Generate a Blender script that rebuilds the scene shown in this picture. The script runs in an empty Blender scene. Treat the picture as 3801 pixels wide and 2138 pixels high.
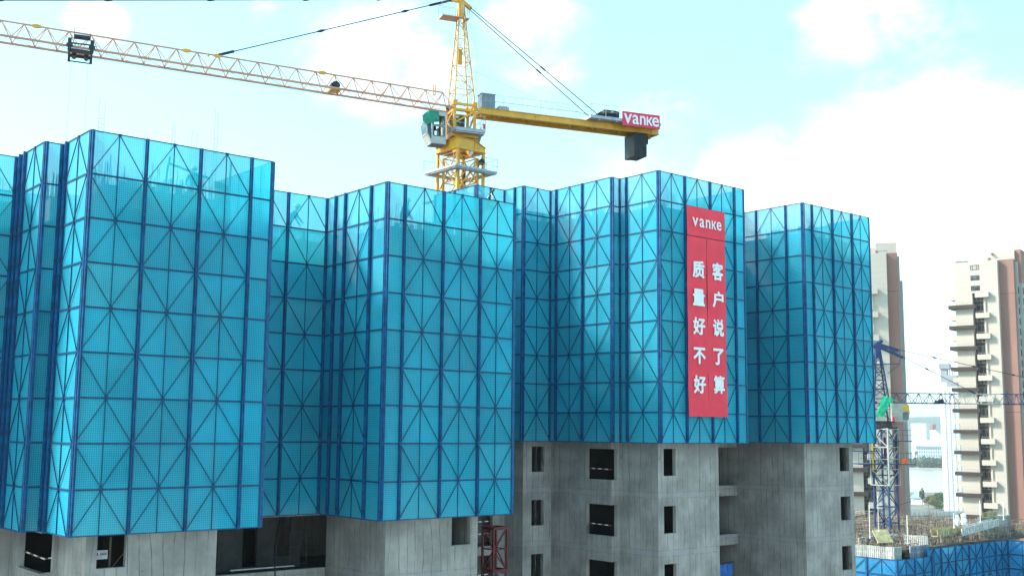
import bpy, math, random
from math import sin, cos, pi, radians, atan2, sqrt
from mathutils import Vector, Matrix

random.seed(7)
scene = bpy.context.scene
COL = scene.collection

# ------------------------------------------------------------------ camera
cam_d = bpy.data.cameras.new('camera')
cam = bpy.data.objects.new('camera', cam_d)
COL.objects.link(cam)
cam_d.sensor_width = 36.0
_cx, _cy, _f = 1900.5, 1069.0, 4177.7
cam_d.lens = _f / 3801 * 36
cam_d.clip_start = 0.5
cam_d.clip_end = 20000
CAMP = Vector((1.265, .37, 50))
_yw, _pt, _rl = radians(50.234), radians(7.221), radians(.512)
_F = Vector((cos(_yw) * cos(_pt), sin(_yw) * cos(_pt), sin(_pt)))
_R = Vector((sin(_yw), -cos(_yw), 0))
_U = _R.cross(_F)
_R, _U = _R * cos(_rl) + _U * sin(_rl), _U * cos(_rl) - _R * sin(_rl)
M3 = Matrix((_R, _U, -_F)).transposed()      # camera axes as columns, in world space
cam.matrix_world = Matrix.Translation(CAMP) @ M3.to_4x4()
scene.camera = cam

# ------------------------------------------------------------------ sun, sky, exposure
SUN = Vector((-0.72, 0.62, 0.0)).normalized()
SUN_EL = radians(36)
sun_az = atan2(SUN.x, SUN.y)
sd = bpy.data.lights.new('sun', 'SUN')
sd.energy = 2.0
sd.angle = radians(7.0)
sd.color = (1.0, 0.93, 0.82)
sun = bpy.data.objects.new('sun', sd)
COL.objects.link(sun)
sv = Vector((SUN.x * cos(SUN_EL), SUN.y * cos(SUN_EL), sin(SUN_EL)))
sun.rotation_euler = sv.to_track_quat('Z', 'Y').to_euler()
sun.location = (0, 0, 120)

scene.view_settings.view_transform = 'Standard'
scene.view_settings.look = 'None'
scene.view_settings.exposure = 1.9
scene.view_settings.gamma = 1.0
scene.cycles.transparent_max_bounces = 24
scene.cycles.max_bounces = 8

world = bpy.data.worlds.new('World')
scene.world = world
world.use_nodes = True


class NT:
    """small node-tree writer"""
    def __init__(s, tree):
        s.t = tree
        s.n = tree.nodes
        s.l = tree.links

    def add(s, typ, **kw):
        nd = s.n.new(typ)
        for k, v in kw.items():
            setattr(nd, k, v)
        return nd

    def put(s, sock, v):
        if v is None:
            return
        if isinstance(v, bpy.types.NodeSocket):
            s.l.new(v, sock)
        elif isinstance(v, bpy.types.Node):
            s.l.new(v.outputs[0], sock)
        else:
            if hasattr(sock.default_value, '__len__') and len(sock.default_value) == 4 and len(v) == 3:
                v = (*v, 1)
            sock.default_value = v

    def math(s, op, a, b=None, c=None, clamp=False):
        nd = s.add('ShaderNodeMath', operation=op, use_clamp=clamp)
        s.put(nd.inputs[0], a)
        s.put(nd.inputs[1], b)
        s.put(nd.inputs[2], c)
        return nd.outputs[0]

    def vmath(s, op, a, b=None):
        nd = s.add('ShaderNodeVectorMath', operation=op)
        s.put(nd.inputs[0], a)
        s.put(nd.inputs[1], b)
        return nd.outputs['Value'] if op in ('DOT_PRODUCT', 'LENGTH', 'DISTANCE') else nd.outputs[0]

    def noise(s, vec, scale, detail=3, rough=0.55):
        nd = s.add('ShaderNodeTexNoise')
        s.put(nd.inputs['Vector'], vec)
        nd.inputs['Scale'].default_value = scale
        nd.inputs['Detail'].default_value = detail
        nd.inputs['Roughness'].default_value = rough
        return nd.outputs['Fac']

    def ramp(s, v, a, b, lo=0.0, hi=1.0, smooth=True):
        nd = s.add('ShaderNodeMapRange', interpolation_type='SMOOTHSTEP' if smooth else 'LINEAR')
        s.put(nd.inputs['Value'], v)
        nd.inputs['From Min'].default_value = a
        nd.inputs['From Max'].default_value = b
        nd.inputs['To Min'].default_value = lo
        nd.inputs['To Max'].default_value = hi
        return nd.outputs[0]

    def mix(s, fac, a, b, blend='MIX'):
        nd = s.add('ShaderNodeMix', data_type='RGBA', blend_type=blend)
        s.put(nd.inputs[0], fac)
        s.put(nd.inputs[6], a)
        s.put(nd.inputs[7], b)
        return nd.outputs[2]

    def sep(s, v):
        nd = s.add('ShaderNodeSeparateXYZ')
        s.put(nd.inputs[0], v)
        return nd.outputs

    def comb(s, x, y, z):
        nd = s.add('ShaderNodeCombineXYZ')
        s.put(nd.inputs[0], x)
        s.put(nd.inputs[1], y)
        s.put(nd.inputs[2], z)
        return nd.outputs[0]

    def scale(s, v, sc):
        nd = s.add('ShaderNodeMapping')
        s.put(nd.inputs[0], v)
        nd.inputs['Scale'].default_value = sc
        return nd.outputs[0]


def pix_dir(x, y):
    """world direction of a point of the 3801 x 2138 view"""
    return (M3 @ Vector((x - _cx, -(y - _cy), -_f))).normalized()


w = NT(world.node_tree)
w.n.clear()
tc = w.add('ShaderNodeTexCoord')
dirv = tc.outputs['Generated']
sky = w.add('ShaderNodeTexSky', sky_type='NISHITA')
sky.sun_disc = False
sky.sun_elevation = SUN_EL
sky.sun_rotation = sun_az
sky.altitude = 200
sky.air_density = 1.0
sky.dust_density = 1.2
sky.ozone_density = 1.0
skyc = w.mix(1.0, sky.outputs[0], (0.92, 1.20, 1.06), 'MULTIPLY')
skyc = w.mix(0.40, skyc, (1.50, 3.0, 3.3))
# cloud field: drifting banks, given by direction, broken up by noise
n1 = w.noise(w.scale(dirv, (1, 1, 1.9)), 7.0, 6, 0.55)
n2 = w.noise(w.scale(dirv, (1, 1, 1.6)), 26.0, 4, 0.6)
cl = None
for (px, py, r, k) in [(1350, 190, .115, 1.0), (1950, 120, .12, .75), (1600, 260, .10, .9), (3350, 640, .17, 1.15),
                       (2850, 780, .13, 1.0), (3780, 560, .14, 1.0), (3120, 110, .085, 1.0), (3300, 60, .07, .8),
                       (400, 90, .035, .85), (300, 70, .03, .6), (980, 20, .05, .6),
                       (2300, 640, .14, .55), (3700, 40, .08, .35), (2500, 560, .1, .4)]:
    d = pix_dir(px, py)
    ds = w.vmath('DISTANCE', dirv, tuple(d))
    b = w.ramp(ds, r, 0.0, 0.0, k)
    cl = b if cl is None else w.math('MAXIMUM', cl, b)
amt = w.math('ADD', w.math('MULTIPLY', n1, 0.95), w.math('MULTIPLY', n2, 0.28))
amt = w.math('ADD', amt, w.math('MULTIPLY', cl, 0.62))
zc = w.sep(dirv)[2]
low = w.ramp(zc, 0.27, 0.02, 0.0, 0.42)
amt = w.math('ADD', amt, low)
mask = w.ramp(amt, 0.82, 1.36)
cloudc = w.mix(w.ramp(n2, .3, .7), (4.0, 4.2, 4.2), (5.6, 5.6, 5.5))
skyc = w.mix(mask, skyc, cloudc)
bg = w.add('ShaderNodeBackground')
w.put(bg.inputs[0], skyc)
bg.inputs[1].default_value = 0.115
out = w.add('ShaderNodeOutputWorld')
w.l.new(bg.outputs[0], out.inputs[0])


# ------------------------------------------------------------------ materials
def new_mat(name):
    m = bpy.data.materials.new(name)
    m.use_nodes = True
    t = NT(m.node_tree)
    t.n.clear()
    o = t.add('ShaderNodeOutputMaterial')
    return m, t, o


def paint(name, col, rough=0.5, metal=0.0, var=0.25, scale=3.0, dirt=None, dirt_amt=0.0, bump=0.0, spec=0.4, per_obj=0.0):
    m, t, o = new_mat(name)
    p = t.add('ShaderNodeBsdfPrincipled')
    co = t.add('ShaderNodeTexCoord').outputs['Object']
    n = t.noise(co, scale, 5, 0.6)
    dark = tuple(c * (1 - var) for c in col)
    light = tuple(min(1, c * (1 + var)) for c in col)
    c = t.mix(t.ramp(n, 0.3, 0.7), dark, light)
    if dirt:
        n2 = t.noise(t.scale(co, (1, 1, .35)), scale * 2.3, 6, 0.7)
        c = t.mix(t.math('MULTIPLY', t.ramp(n2, 0.52, 0.72), dirt_amt), c, dirt)
    if per_obj:
        r = t.add('ShaderNodeObjectInfo').outputs['Random']
        c = t.mix(1.0, c, t.comb(*[t.ramp(r, 0, 1, 1 - per_obj, 1 + per_obj, False)] * 3), 'MULTIPLY')
    t.put(p.inputs['Base Color'], c)
    p.inputs['Roughness'].default_value = rough
    p.inputs['Metallic'].default_value = metal
    p.inputs['Specular IOR Level'].default_value = spec
    if bump:
        b = t.add('ShaderNodeBump')
        b.inputs['Strength'].default_value = bump
        b.inputs['Distance'].default_value = 0.03
        t.put(b.inputs['Height'], n)
        t.put(p.inputs['Normal'], b.outputs[0])
    t.l.new(p.outputs[0], o.inputs[0])
    return m


def net_mat(name, col, back, cell=0.075, hole=0.26, sheet=0.80, dusty=(0.09, 0.42, 0.52)):
    """perforated sheet-metal screen: strands, and finer holes that let light through"""
    m, t, o = new_mat(name)
    co = t.add('ShaderNodeTexCoord').outputs['Object']
    rnd = t.add('ShaderNodeObjectInfo').outputs['Random']
    s = t.sep(co)
    gx = t.math('FRACT', t.math('DIVIDE', s[0], cell))
    gz = t.math('FRACT', t.math('DIVIDE', s[2], cell))
    strand = t.math('MAXIMUM', t.math('LESS_THAN', gx, 0.24), t.math('LESS_THAN', gz, 0.24))
    geo = t.add('ShaderNodeNewGeometry')
    n = t.noise(geo.outputs['Position'], 0.45, 4, 0.6)
    n2 = t.noise(t.scale(geo.outputs['Position'], (1, 1, .5)), 1.7, 5, 0.65)
    c = t.mix(t.ramp(n, 0.3, 0.7), tuple(x * .82 for x in col), tuple(min(1, x * 1.12) for x in col))
    c = t.mix(t.math('MULTIPLY', t.ramp(n2, 0.46, 0.76), 0.42), c, dusty)
    c = t.mix(1.0, c, t.comb(*[t.ramp(rnd, 0, 1, .82, 1.16, False)] * 3), 'MULTIPLY')
    n3 = t.noise(t.scale(geo.outputs['Position'], (1, 1, 1.8)), 1.1, 6, 0.72)
    c = t.mix(t.ramp(n3, 0.66, 0.74, 0, .5), c, (0.30, 0.45, 0.50))
    c = t.mix(t.ramp(rnd, .86, .94, 0, .38), c, dusty)
    c = t.mix(t.math('MULTIPLY', strand, 0.40), c, (0.08, 0.66, 0.82))
    dif = t.add('ShaderNodeBsdfPrincipled')
    t.put(dif.inputs['Base Color'], c)
    dif.inputs['Roughness'].default_value = 0.5
    dif.inputs['Specular IOR Level'].default_value = 0.3
    tr = t.add('ShaderNodeBsdfTranslucent')
    t.put(tr.inputs[0], t.mix(1.0, c, back, 'MULTIPLY'))
    mx = t.add('ShaderNodeMixShader')
    mx.inputs[0].default_value = 0.33
    t.l.new(dif.outputs[0], mx.inputs[1])
    t.l.new(tr.outputs[0], mx.inputs[2])
    tp = t.add('ShaderNodeBsdfTransparent')
    tp.inputs[0].default_value = (0.80, 0.97, 1.0, 1)
    op = t.math('ADD', sheet - hole * .5, t.math('MULTIPLY', strand, hole), clamp=True)
    # a thick perforated sheet closes up when seen at a slant
    lw = t.math('ABSOLUTE', t.vmath('DOT_PRODUCT', geo.outputs['Incoming'], geo.outputs['Normal']))
    op = t.math('ADD', op, t.ramp(lw, 0.75, 0.15, 0.0, 0.10), clamp=True)
    fin = t.add('ShaderNodeMixShader')
    t.put(fin.inputs[0], op)
    t.l.new(tp.outputs[0], fin.inputs[1])
    t.l.new(mx.outputs[0], fin.inputs[2])
    t.l.new(fin.outputs[0], o.inputs[0])
    return m


def concrete_mat(name, col=(0.375, 0.330, 0.316), z_floor=47.42, pitch=2.82):
    """board-marked cast concrete, a pour joint at each storey"""
    m, t, o = new_mat(name)
    p = t.add('ShaderNodeBsdfPrincipled')
    co = t.add('ShaderNodeTexCoord').outputs['Object']
    s = t.sep(co)
    big = t.noise(co, 0.55, 4, 0.6)
    fine = t.noise(co, 9.0, 6, 0.7)
    streak = t.noise(t.scale(co, (5.0, 5.0, 0.25)), 1.0, 5, 0.65)
    c = t.mix(t.ramp(big, 0.3, 0.72), tuple(x * .64 for x in col), tuple(x * 1.20 for x in col))
    c = t.mix(t.ramp(streak, 0.38, 0.75, 0.0, 0.36), c, tuple(x * .62 for x in col))
    c = t.mix(t.ramp(fine, 0.5, 0.8, 0.0, 0.35), c, tuple(x * .6 for x in col))
    # formwork joints
    wob = t.math('MULTIPLY', t.math('SUBTRACT', t.noise(t.scale(co, (.4, .4, .15)), 2.0, 2), 0.5), 1.1)
    jf = t.math('FRACT', t.math('ADD', t.math('MULTIPLY', s[0], 2.35), wob))
    jd = t.math('ABSOLUTE', t.math('SUBTRACT', jf, 0.5))
    # every storey was cast with its own strength of joint
    line = t.ramp(jd, 0.06, 0.02)
    line = t.math('MULTIPLY', line, t.ramp(t.noise(t.scale(co, (1.3, 1.3, .6)), 1.6, 3), 0.36, 0.62, 0.18, 0.95))
    c = t.mix(line, c, tuple(x * .36 for x in col))
    # pour joint: paler patched strip with ragged edges and dark runs below
    rag = t.math('MULTIPLY', t.math('SUBTRACT', t.noise(t.scale(co, (2.2, 2.2, 3)), 2.4, 5, .7), 0.5), 0.34)
    zz = t.math('ADD', t.math('SUBTRACT', s[2], z_floor), rag)
    fl = t.math('ABSOLUTE', t.math('SUBTRACT', t.math('FRACT', t.math('ADD', t.math('DIVIDE', zz, pitch), 0.5)), 0.5))
    band = t.ramp(fl, 0.052, 0.040)
    patch = t.noise(t.scale(co, (1, 1, .4)), 0.8, 2)
    pc = t.mix(t.ramp(patch, 0.42, 0.58, 0, 1), (0.37, 0.325, 0.295), (0.335, 0.315, 0.34))
    c = t.mix(t.math('MULTIPLY', band, t.ramp(big, .38, .64, .08, .75)), c, pc)
    edge = t.ramp(t.math('ABSOLUTE', t.math('SUBTRACT', fl, 0.052)), 0.008, 0.002)
    c = t.mix(t.math('MULTIPLY', edge, t.ramp(fine, .42, .6, .1, .8)), c, tuple(x * .42 for x in col))
    spots = t.noise(co, 3.1, 2, 0.3)
    c = t.mix(t.ramp(spots, 0.70, 0.76, 0.0, 0.55), c, tuple(x * .45 for x in col))
    t.put(p.inputs['Base Color'], c)
    p.inputs['Roughness'].default_value = 0.9
    p.inputs['Specular IOR Level'].default_value = 0.2
    b = t.add('ShaderNodeBump')
    b.inputs['Strength'].default_value = 0.5
    b.inputs['Distance'].default_value = 0.02
    t.put(b.inputs['Height'], t.math('SUBTRACT', t.math('ADD', fine, t.math('MULTIPLY', band, .5)), line))
    t.put(p.inputs['Normal'], b.outputs[0])
    t.l.new(p.outputs[0], o.inputs[0])
    return m


MAT = {}
MAT['net'] = net_mat('blue_screen_sheet', (0.003, 0.44, 0.70), (1.0, 1.0, 0.74))
MAT['net_deep'] = net_mat('deep_blue_screen_sheet', (0.006, 0.17, 0.50), (1, 1, 1), sheet=0.95, hole=0.1, dusty=(0.1, 0.28, 0.42))
MAT['frame'] = paint('screen_frame_blue', (0.004, 0.060, 0.155), 0.5, 0.0, 0.35, 2.2, (0.06, 0.03, 0.02), 0.55, spec=0.25)
MAT['post'] = paint('screen_post_blue', (0.003, 0.080, 0.23), 0.45, 0.0, 0.4, 4.0, (0.05, 0.045, 0.06), 0.3, spec=0.3)
MAT['concrete'] = concrete_mat('board_marked_concrete')
MAT['slab'] = paint('slab_concrete', (0.07, 0.07, 0.07), 0.9, 0, .2, 1.4, (0.12, .12, .12), .5, .4)  # concrete darkened in colour to stand in for shade indoors and in recesses
MAT['dark'] = paint('dark_interior_concrete', (0.022, 0.022, 0.022), 0.95, 0, .3, 1.2)  # near-black to paint in unlit interiors; also the dark boards' colour
MAT['yellow'] = paint('crane_yellow_paint', (0.70, 0.33, 0.018), 0.42, 0, .14, 1.5, (0.30, 0.13, 0.04), .45, spec=.5)
MAT['jib'] = paint('jib_orange_yellow_paint', (0.62, 0.30, 0.195), 0.5, 0, .16, .9, (0.35, 0.18, 0.10), .5)
MAT['galv'] = paint('galvanised_steel', (0.36, 0.37, 0.41), 0.45, 0.3, .15, 3.0, (0.22, .2, .2), .4)
MAT['rail'] = paint('pale_rail_paint', (0.36, 0.37, 0.39), 0.5, 0, .1, 3)
MAT['white'] = paint('cab_white_paint', (0.46, 0.445, 0.44), 0.4, 0, .1, 1.5, (.35, .33, .3), .35)
MAT['black'] = paint('black_steel', (0.018, 0.02, 0.028), 0.5, 0, .4, 3)
MAT['cable'] = paint('dark_steel_cable', (0.03, 0.03, 0.06), 0.55, 0.2, .3, 2)
MAT['wire'] = paint('thin_grey_wire', (0.33, 0.35, 0.36), 0.6, .2, .2, 2)
MAT['cw'] = paint('counterweight_dark', (0.010, 0.012, 0.020), 0.6, 0, .5, 2.2, (.032, .036, .045), .6, .2)
MAT['cabinet'] = paint('cabinet_blue_grey', (0.17, 0.21, 0.27), 0.4, 0, .15, 2)
MAT['tarp_green'] = paint('green_tarpaulin', (0.006, 0.21, 0.13), 0.45, 0, .35, 5, (.03, .40, .28), .5, .5)
MAT['tarp_pale'] = paint('pale_tarpaulin', (0.55, 0.62, 0.62), 0.6, 0, .2, 4)
MAT['tarp_blue'] = paint('blue_tarpaulin', (0.02, 0.13, 0.45), 0.5, 0, .25, 2.5, (.06, .22, .5), .4, .4)
MAT['sign_red'] = paint('sign_red_face', (0.72, 0.035, 0.10), 0.5, 0, .08, .8)
MAT['banner'] = paint('red_banner_cloth', (0.86, 0.050, 0.085), 0.75, 0, .10, .9, (.62, .06, .09), .6, .3)
MAT['letter'] = paint('white_lettering', (0.80, 0.80, 0.84), 0.6, 0, .05, 2)
MAT['rail_white'] = paint('guard_rail_white', (0.78, 0.78, 0.76), 0.6, 0, .1, 4)
MAT['rail_red'] = paint('guard_rail_red', (0.30, 0.03, 0.03), 0.6, 0, .2, 4)
MAT['hoist_red'] = paint('hoist_red_paint', (0.13, 0.008, 0.014), 0.5, 0, .3, 3, (.09, .03, .03), .5)
MAT['hoist_dark'] = paint('hoist_dark_steel', (0.07, 0.06, 0.06), 0.6, .1, .4, 3, (.2, .19, .18), .4)
MAT['rebar'] = paint('rusty_rebar', (0.13, 0.085, 0.06), 0.8, .1, .4, 1.2, (.25, .20, .15), .5)
MAT['rebar_far'] = paint('site_rebar', (0.20, 0.16, 0.125), 0.8, 0, .6, .9, (.58, .54, .46), .85)
MAT['form'] = paint('aluminium_formwork', (0.46, 0.45, 0.43), 0.6, .1, .25, 2.0, (.20, .17, .13), .6, per_obj=.25)
MAT['ply'] = paint('formwork_plywood', (0.46, 0.37, 0.20), 0.8, 0, .3, 1.5, (.25, .21, .12), .6, per_obj=.2)
MAT['cblue'] = paint('crane_blue_paint', (0.010, 0.035, 0.125), 0.45, 0, .3, 1.2, (.08, .07, .10), .4)
MAT['cwhite'] = paint('crane_white_paint', (0.36, 0.37, 0.36), 0.55, 0, .15, 1.5, (.4, .34, .25), .5)
MAT['cyel'] = paint('crane_mustard_paint', (0.62, 0.37, 0.03), 0.5, 0, .2, 2)
MAT['bag'] = paint('white_plastic_wrap', (0.78, 0.78, 0.76), 0.6, 0, .15, 3, bump=.5)
MAT['orange'] = paint('orange_canvas', (0.75, 0.13, 0.03), 0.7, 0, .2, 3)
MAT['skin'] = paint('skin', (0.42, 0.25, 0.17), 0.6, 0, .1, 4)
MAT['jacket'] = paint('work_jacket_navy', (0.03, 0.05, 0.09), 0.8, 0, .3, 3)
MAT['helmet'] = paint('helmet_yellow', (0.75, 0.45, 0.05), 0.4, 0, .1, 3)
MAT['cream'] = paint('tower_cream_cladding', (0.50, 0.44, 0.385), 0.8, 0, .05, .12)
MAT['brown'] = paint('tower_brown_cladding', (0.30, 0.155, 0.128), 0.8, 0, .06, .15)
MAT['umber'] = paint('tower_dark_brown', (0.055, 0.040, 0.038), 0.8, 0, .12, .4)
MAT['trim'] = paint('tower_pale_grey', (0.38, 0.36, 0.34), 0.8, 0, .06, .3)
MAT['roofgrey'] = paint('roof_grey', (0.16, 0.16, 0.17), 0.8, 0, .1, .3)
MAT['hazewhite'] = paint('far_white_wall', (0.80, 0.79, 0.76), 0.85, 0, .04, .05)
MAT['hazegrey'] = paint('far_grey_wall', (0.30, 0.32, 0.35), 0.85, 0, .08, .08)
MAT['roofblue'] = paint('pale_blue_roof', (0.24, 0.36, 0.48), 0.6, 0, .1, .4)
MAT['roofred'] = paint('dull_red_roof', (0.36, 0.13, 0.09), 0.8, 0, .15, .6)
MAT['bark'] = paint('bark', (0.11, 0.085, 0.06), 0.9, 0, .3, 1)
MAT['twig'] = paint('bare_twigs', (0.26, 0.20, 0.15), 0.9, 0, .4, .3)
MAT['sand'] = paint('sandy_bank_earth', (0.46, 0.38, 0.29), 0.95, 0, .2, .01)


def glass_mat():
    m, t, o = new_mat('window_glass')
    p = t.add('ShaderNodeBsdfPrincipled')
    co = t.add('ShaderNodeTexCoord').outputs['Object']
    t.put(p.inputs['Base Color'], t.mix(t.ramp(t.noise(co, .35, 2), .4, .6), (.03, .035, .045), (.10, .11, .12)))
    p.inputs['Roughness'].default_value = 0.12
    p.inputs['Specular IOR Level'].default_value = 0.7
    t.l.new(p.outputs[0], o.inputs[0])
    return m


def leaf_mat(name, a, b):
    m, t, o = new_mat(name)
    p = t.add('ShaderNodeBsdfPrincipled')
    pos = t.add('ShaderNodeNewGeometry').outputs['Position']
    n = t.noise(pos, .22, 3, .6)
    n2 = t.noise(pos, 1.1, 2, .5)
    c = t.mix(t.ramp(n, .35, .65), a, b)
    c = t.mix(t.ramp(n2, .4, .7, 0, .5), c, tuple(x * 1.6 for x in b))
    t.put(p.inputs['Base Color'], c)
    p.inputs['Roughness'].default_value = .8
    tr = t.add('ShaderNodeBsdfTranslucent')
    t.put(tr.inputs[0], c)
    mx = t.add('ShaderNodeMixShader')
    mx.inputs[0].default_value = .25
    t.l.new(p.outputs[0], mx.inputs[1])
    t.l.new(tr.outputs[0], mx.inputs[2])
    t.l.new(mx.outputs[0], o.inputs[0])
    return m


def water_mat():
    m, t, o = new_mat('river_water')
    p = t.add('ShaderNodeBsdfPrincipled')
    pos = t.add('ShaderNodeNewGeometry').outputs['Position']
    p.inputs['Base Color'].default_value = (.35, .38, .38, 1)
    p.inputs['Roughness'].default_value = .22
    p.inputs['Specular IOR Level'].default_value = .8
    b = t.add('ShaderNodeBump')
    b.inputs['Strength'].default_value = .25
    b.inputs['Distance'].default_value = .5
    t.put(b.inputs['Height'], t.noise(pos, .08, 4))
    t.put(p.inputs['Normal'], b.outputs[0])
    t.l.new(p.outputs[0], o.inputs[0])
    return m


MAT['tarp_bright'] = paint('bright_green_net', (0.01, 0.42, 0.22), 0.6, 0, .35, 4, (.02, .25, .15), .5)
MAT['form_blue'] = paint('blue_streaked_formwork', (0.30, 0.33, 0.38), 0.6, .1, .25, 2.0, (.03, .10, .32), .9, per_obj=.25)
MAT['hazegrey2'] = paint('far_window_grey', (0.60, 0.61, 0.62), 0.6, 0, .05, .1)
MAT['fencepale'] = paint('pale_fence_panel', (0.52, 0.57, 0.60), 0.7, 0, .15, .2)
MAT['deck'] = paint('deck_formwork_boards', (0.085, 0.07, 0.055), 0.9, 0, .5, .8, (.05, .045, .04), .8)
MAT['glass'] = glass_mat()
MAT['leaf_far'] = leaf_mat('far_wood_leaves', (.035, .07, .035), (.07, .11, .05))
MAT['leaf_olive'] = leaf_mat('autumn_olive_leaves', (.10, .10, .03), (.20, .17, .05))
MAT['leaf_green'] = leaf_mat('dark_green_leaves', (.03, .07, .03), (.08, .12, .04))
MAT['leaf_rust'] = leaf_mat('rusty_shrub_leaves', (.17, .09, .04), (.26, .17, .07))
MAT['water'] = water_mat()
MAT['ground'] = paint('site_ground', (0.20, 0.19, 0.16), 0.95, 0, .35, .02, (.12, .14, .07), .7)
MAT['hill'] = paint('hill_scrub', (0.10, 0.14, 0.12), 0.95, 0, .3, .004)


# ------------------------------------------------------------------ mesh helpers
class MB:
    def __init__(s):
        s.v, s.f, s.m = [], [], []
        s.mi = 0
        s.T = None

    def pt(s, p):
        p = Vector(p)
        s.v.append(tuple(s.T @ p if s.T else p))
        return len(s.v) - 1

    def face(s, pts):
        s.f.append([s.pt(p) for p in pts])
        s.m.append(s.mi)

    def hexa(s, b):
        i = [s.pt(p) for p in b]
        for q in ((0, 3, 2, 1), (4, 5, 6, 7), (0, 1, 5, 4), (1, 2, 6, 5), (2, 3, 7, 6), (3, 0, 4, 7)):
            s.f.append([i[k] for k in q])
            s.m.append(s.mi)

    def box(s, x0, x1, y0, y1, z0, z1):
        s.hexa([(x0, y0, z0), (x1, y0, z0), (x1, y1, z0), (x0, y1, z0), (x0, y0, z1), (x1, y0, z1), (x1, y1, z1), (x0, y1, z1)])

    def bar(s, p, q, w, h=None, up=(0, 0, 1)):
        p, q = Vector(p), Vector(q)
        h = w if h is None else h
        d = (q - p).normalized()
        up = Vector(up)
        if abs(d.dot(up)) > .98:
            up = Vector((0, 1, 0))
        a = d.cross(up).normalized() * (w / 2)
        b = a.cross(d).normalized() * (h / 2)
        s.hexa([p - a - b, p + a - b, p + a + b, p - a + b, q - a - b, q + a - b, q + a + b, q - a + b])

    def tube(s, p, q, r, n=6, r2=None, cap=True):
        p, q = Vector(p), Vector(q)
        r2 = r if r2 is None else r2
        d = (q - p).normalized()
        up = Vector((0, 0, 1)) if abs(d.z) < .95 else Vector((1, 0, 0))
        a = d.cross(up).normalized()
        b = d.cross(a)
        k = len(s.v)
        for o, rr in ((p, r), (q, r2)):
            for i in range(n):
                t = 2 * pi * i / n
                s.pt(o + a * rr * cos(t) + b * rr * sin(t))
        for i in range(n):
            j = (i + 1) % n
            s.f.append([k + i, k + n + i, k + n + j, k + j])
            s.m.append(s.mi)
        if cap:
            s.f.append([k + i for i in range(n)])
            s.f.append([k + n + i for i in range(n)][::-1])
            s.m += [s.mi, s.mi]

    def path(s, pts, r, n=6):
        for a, b in zip(pts, pts[1:]):
            s.tube(a, b, r, n)

    def prism(s, poly, z0, z1):
        n = len(poly)
        a = [s.pt((x, y, z0)) for x, y in poly]
        b = [s.pt((x, y, z1)) for x, y in poly]
        for i in range(n):
            j = (i + 1) % n
            s.f.append([a[i], a[j], b[j], b[i]])
        s.f.append(a[::-1])
        s.f.append(b)
        s.m += [s.mi] * (n + 2)

    def ball(s, c, rx, ry, rz, nu=10, nv=7):
        c = Vector(c)
        k = len(s.v)
        s.pt(c + Vector((0, 0, -rz)))
        for i in range(1, nv):
            t = -pi / 2 + pi * i / nv
            for j in range(nu):
                a = 2 * pi * j / nu
                s.pt(c + Vector((rx * cos(t) * cos(a), ry * cos(t) * sin(a), rz * sin(t))))
        s.pt(c + Vector((0, 0, rz)))
        top = len(s.v) - 1
        for j in range(nu):
            s.f.append([k, k + 1 + (j + 1) % nu, k + 1 + j])
            s.f.append([top, top - nu + j, top - nu + (j + 1) % nu])
            s.m += [s.mi, s.mi]
        for i in range(nv - 2):
            for j in range(nu):
                a = k + 1 + i * nu
                s.f.append([a + j, a + (j + 1) % nu, a + nu + (j + 1) % nu, a + nu + j])
                s.m.append(s.mi)

    def mesh(s, name, mats):
        me = bpy.data.meshes.new(name)
        me.from_pydata(s.v, [], s.f)
        for m in (mats if isinstance(mats, (list, tuple)) else [mats]):
            me.materials.append(MAT[m] if isinstance(m, str) else m)
        if max(s.m, default=0):
            me.polygons.foreach_set('material_index', s.m)
        me.update()
        return me

    def build(s, name, mats, parent=None, loc=None, rotz=None):
        return link(name, s.mesh(name, mats), parent, loc, rotz)


def link(name, mesh, parent=None, loc=None, rotz=None):
    o = bpy.data.objects.new(name, mesh)
    COL.objects.link(o)
    if parent:
        o.parent = parent
    if loc is not None:
        o.location = loc
    if rotz is not None:
        o.rotation_euler = (0, 0, rotz)
    return o


def tag(o, label=None, cat=None, group=None, kind=None):
    if label:
        o['label'] = label
    if cat:
        o['category'] = cat
    if group:
        o['group'] = group
    if kind:
        o['kind'] = kind
    return o


def thing(name, label, cat, loc=(0, 0, 0), rotz=0.0, group=None):
    return tag(link(name, None, None, loc, rotz), label, cat, group)


def copy_tree(o, parent=None):
    c = o.copy()
    COL.objects.link(c)
    if parent:
        c.parent = parent
    for ch in list(o.children):
        copy_tree(ch, c)
    return c


def smooth(o):
    o.data.polygons.foreach_set('use_smooth', [True] * len(o.data.polygons))
    return o


_text_cache = {}


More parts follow.
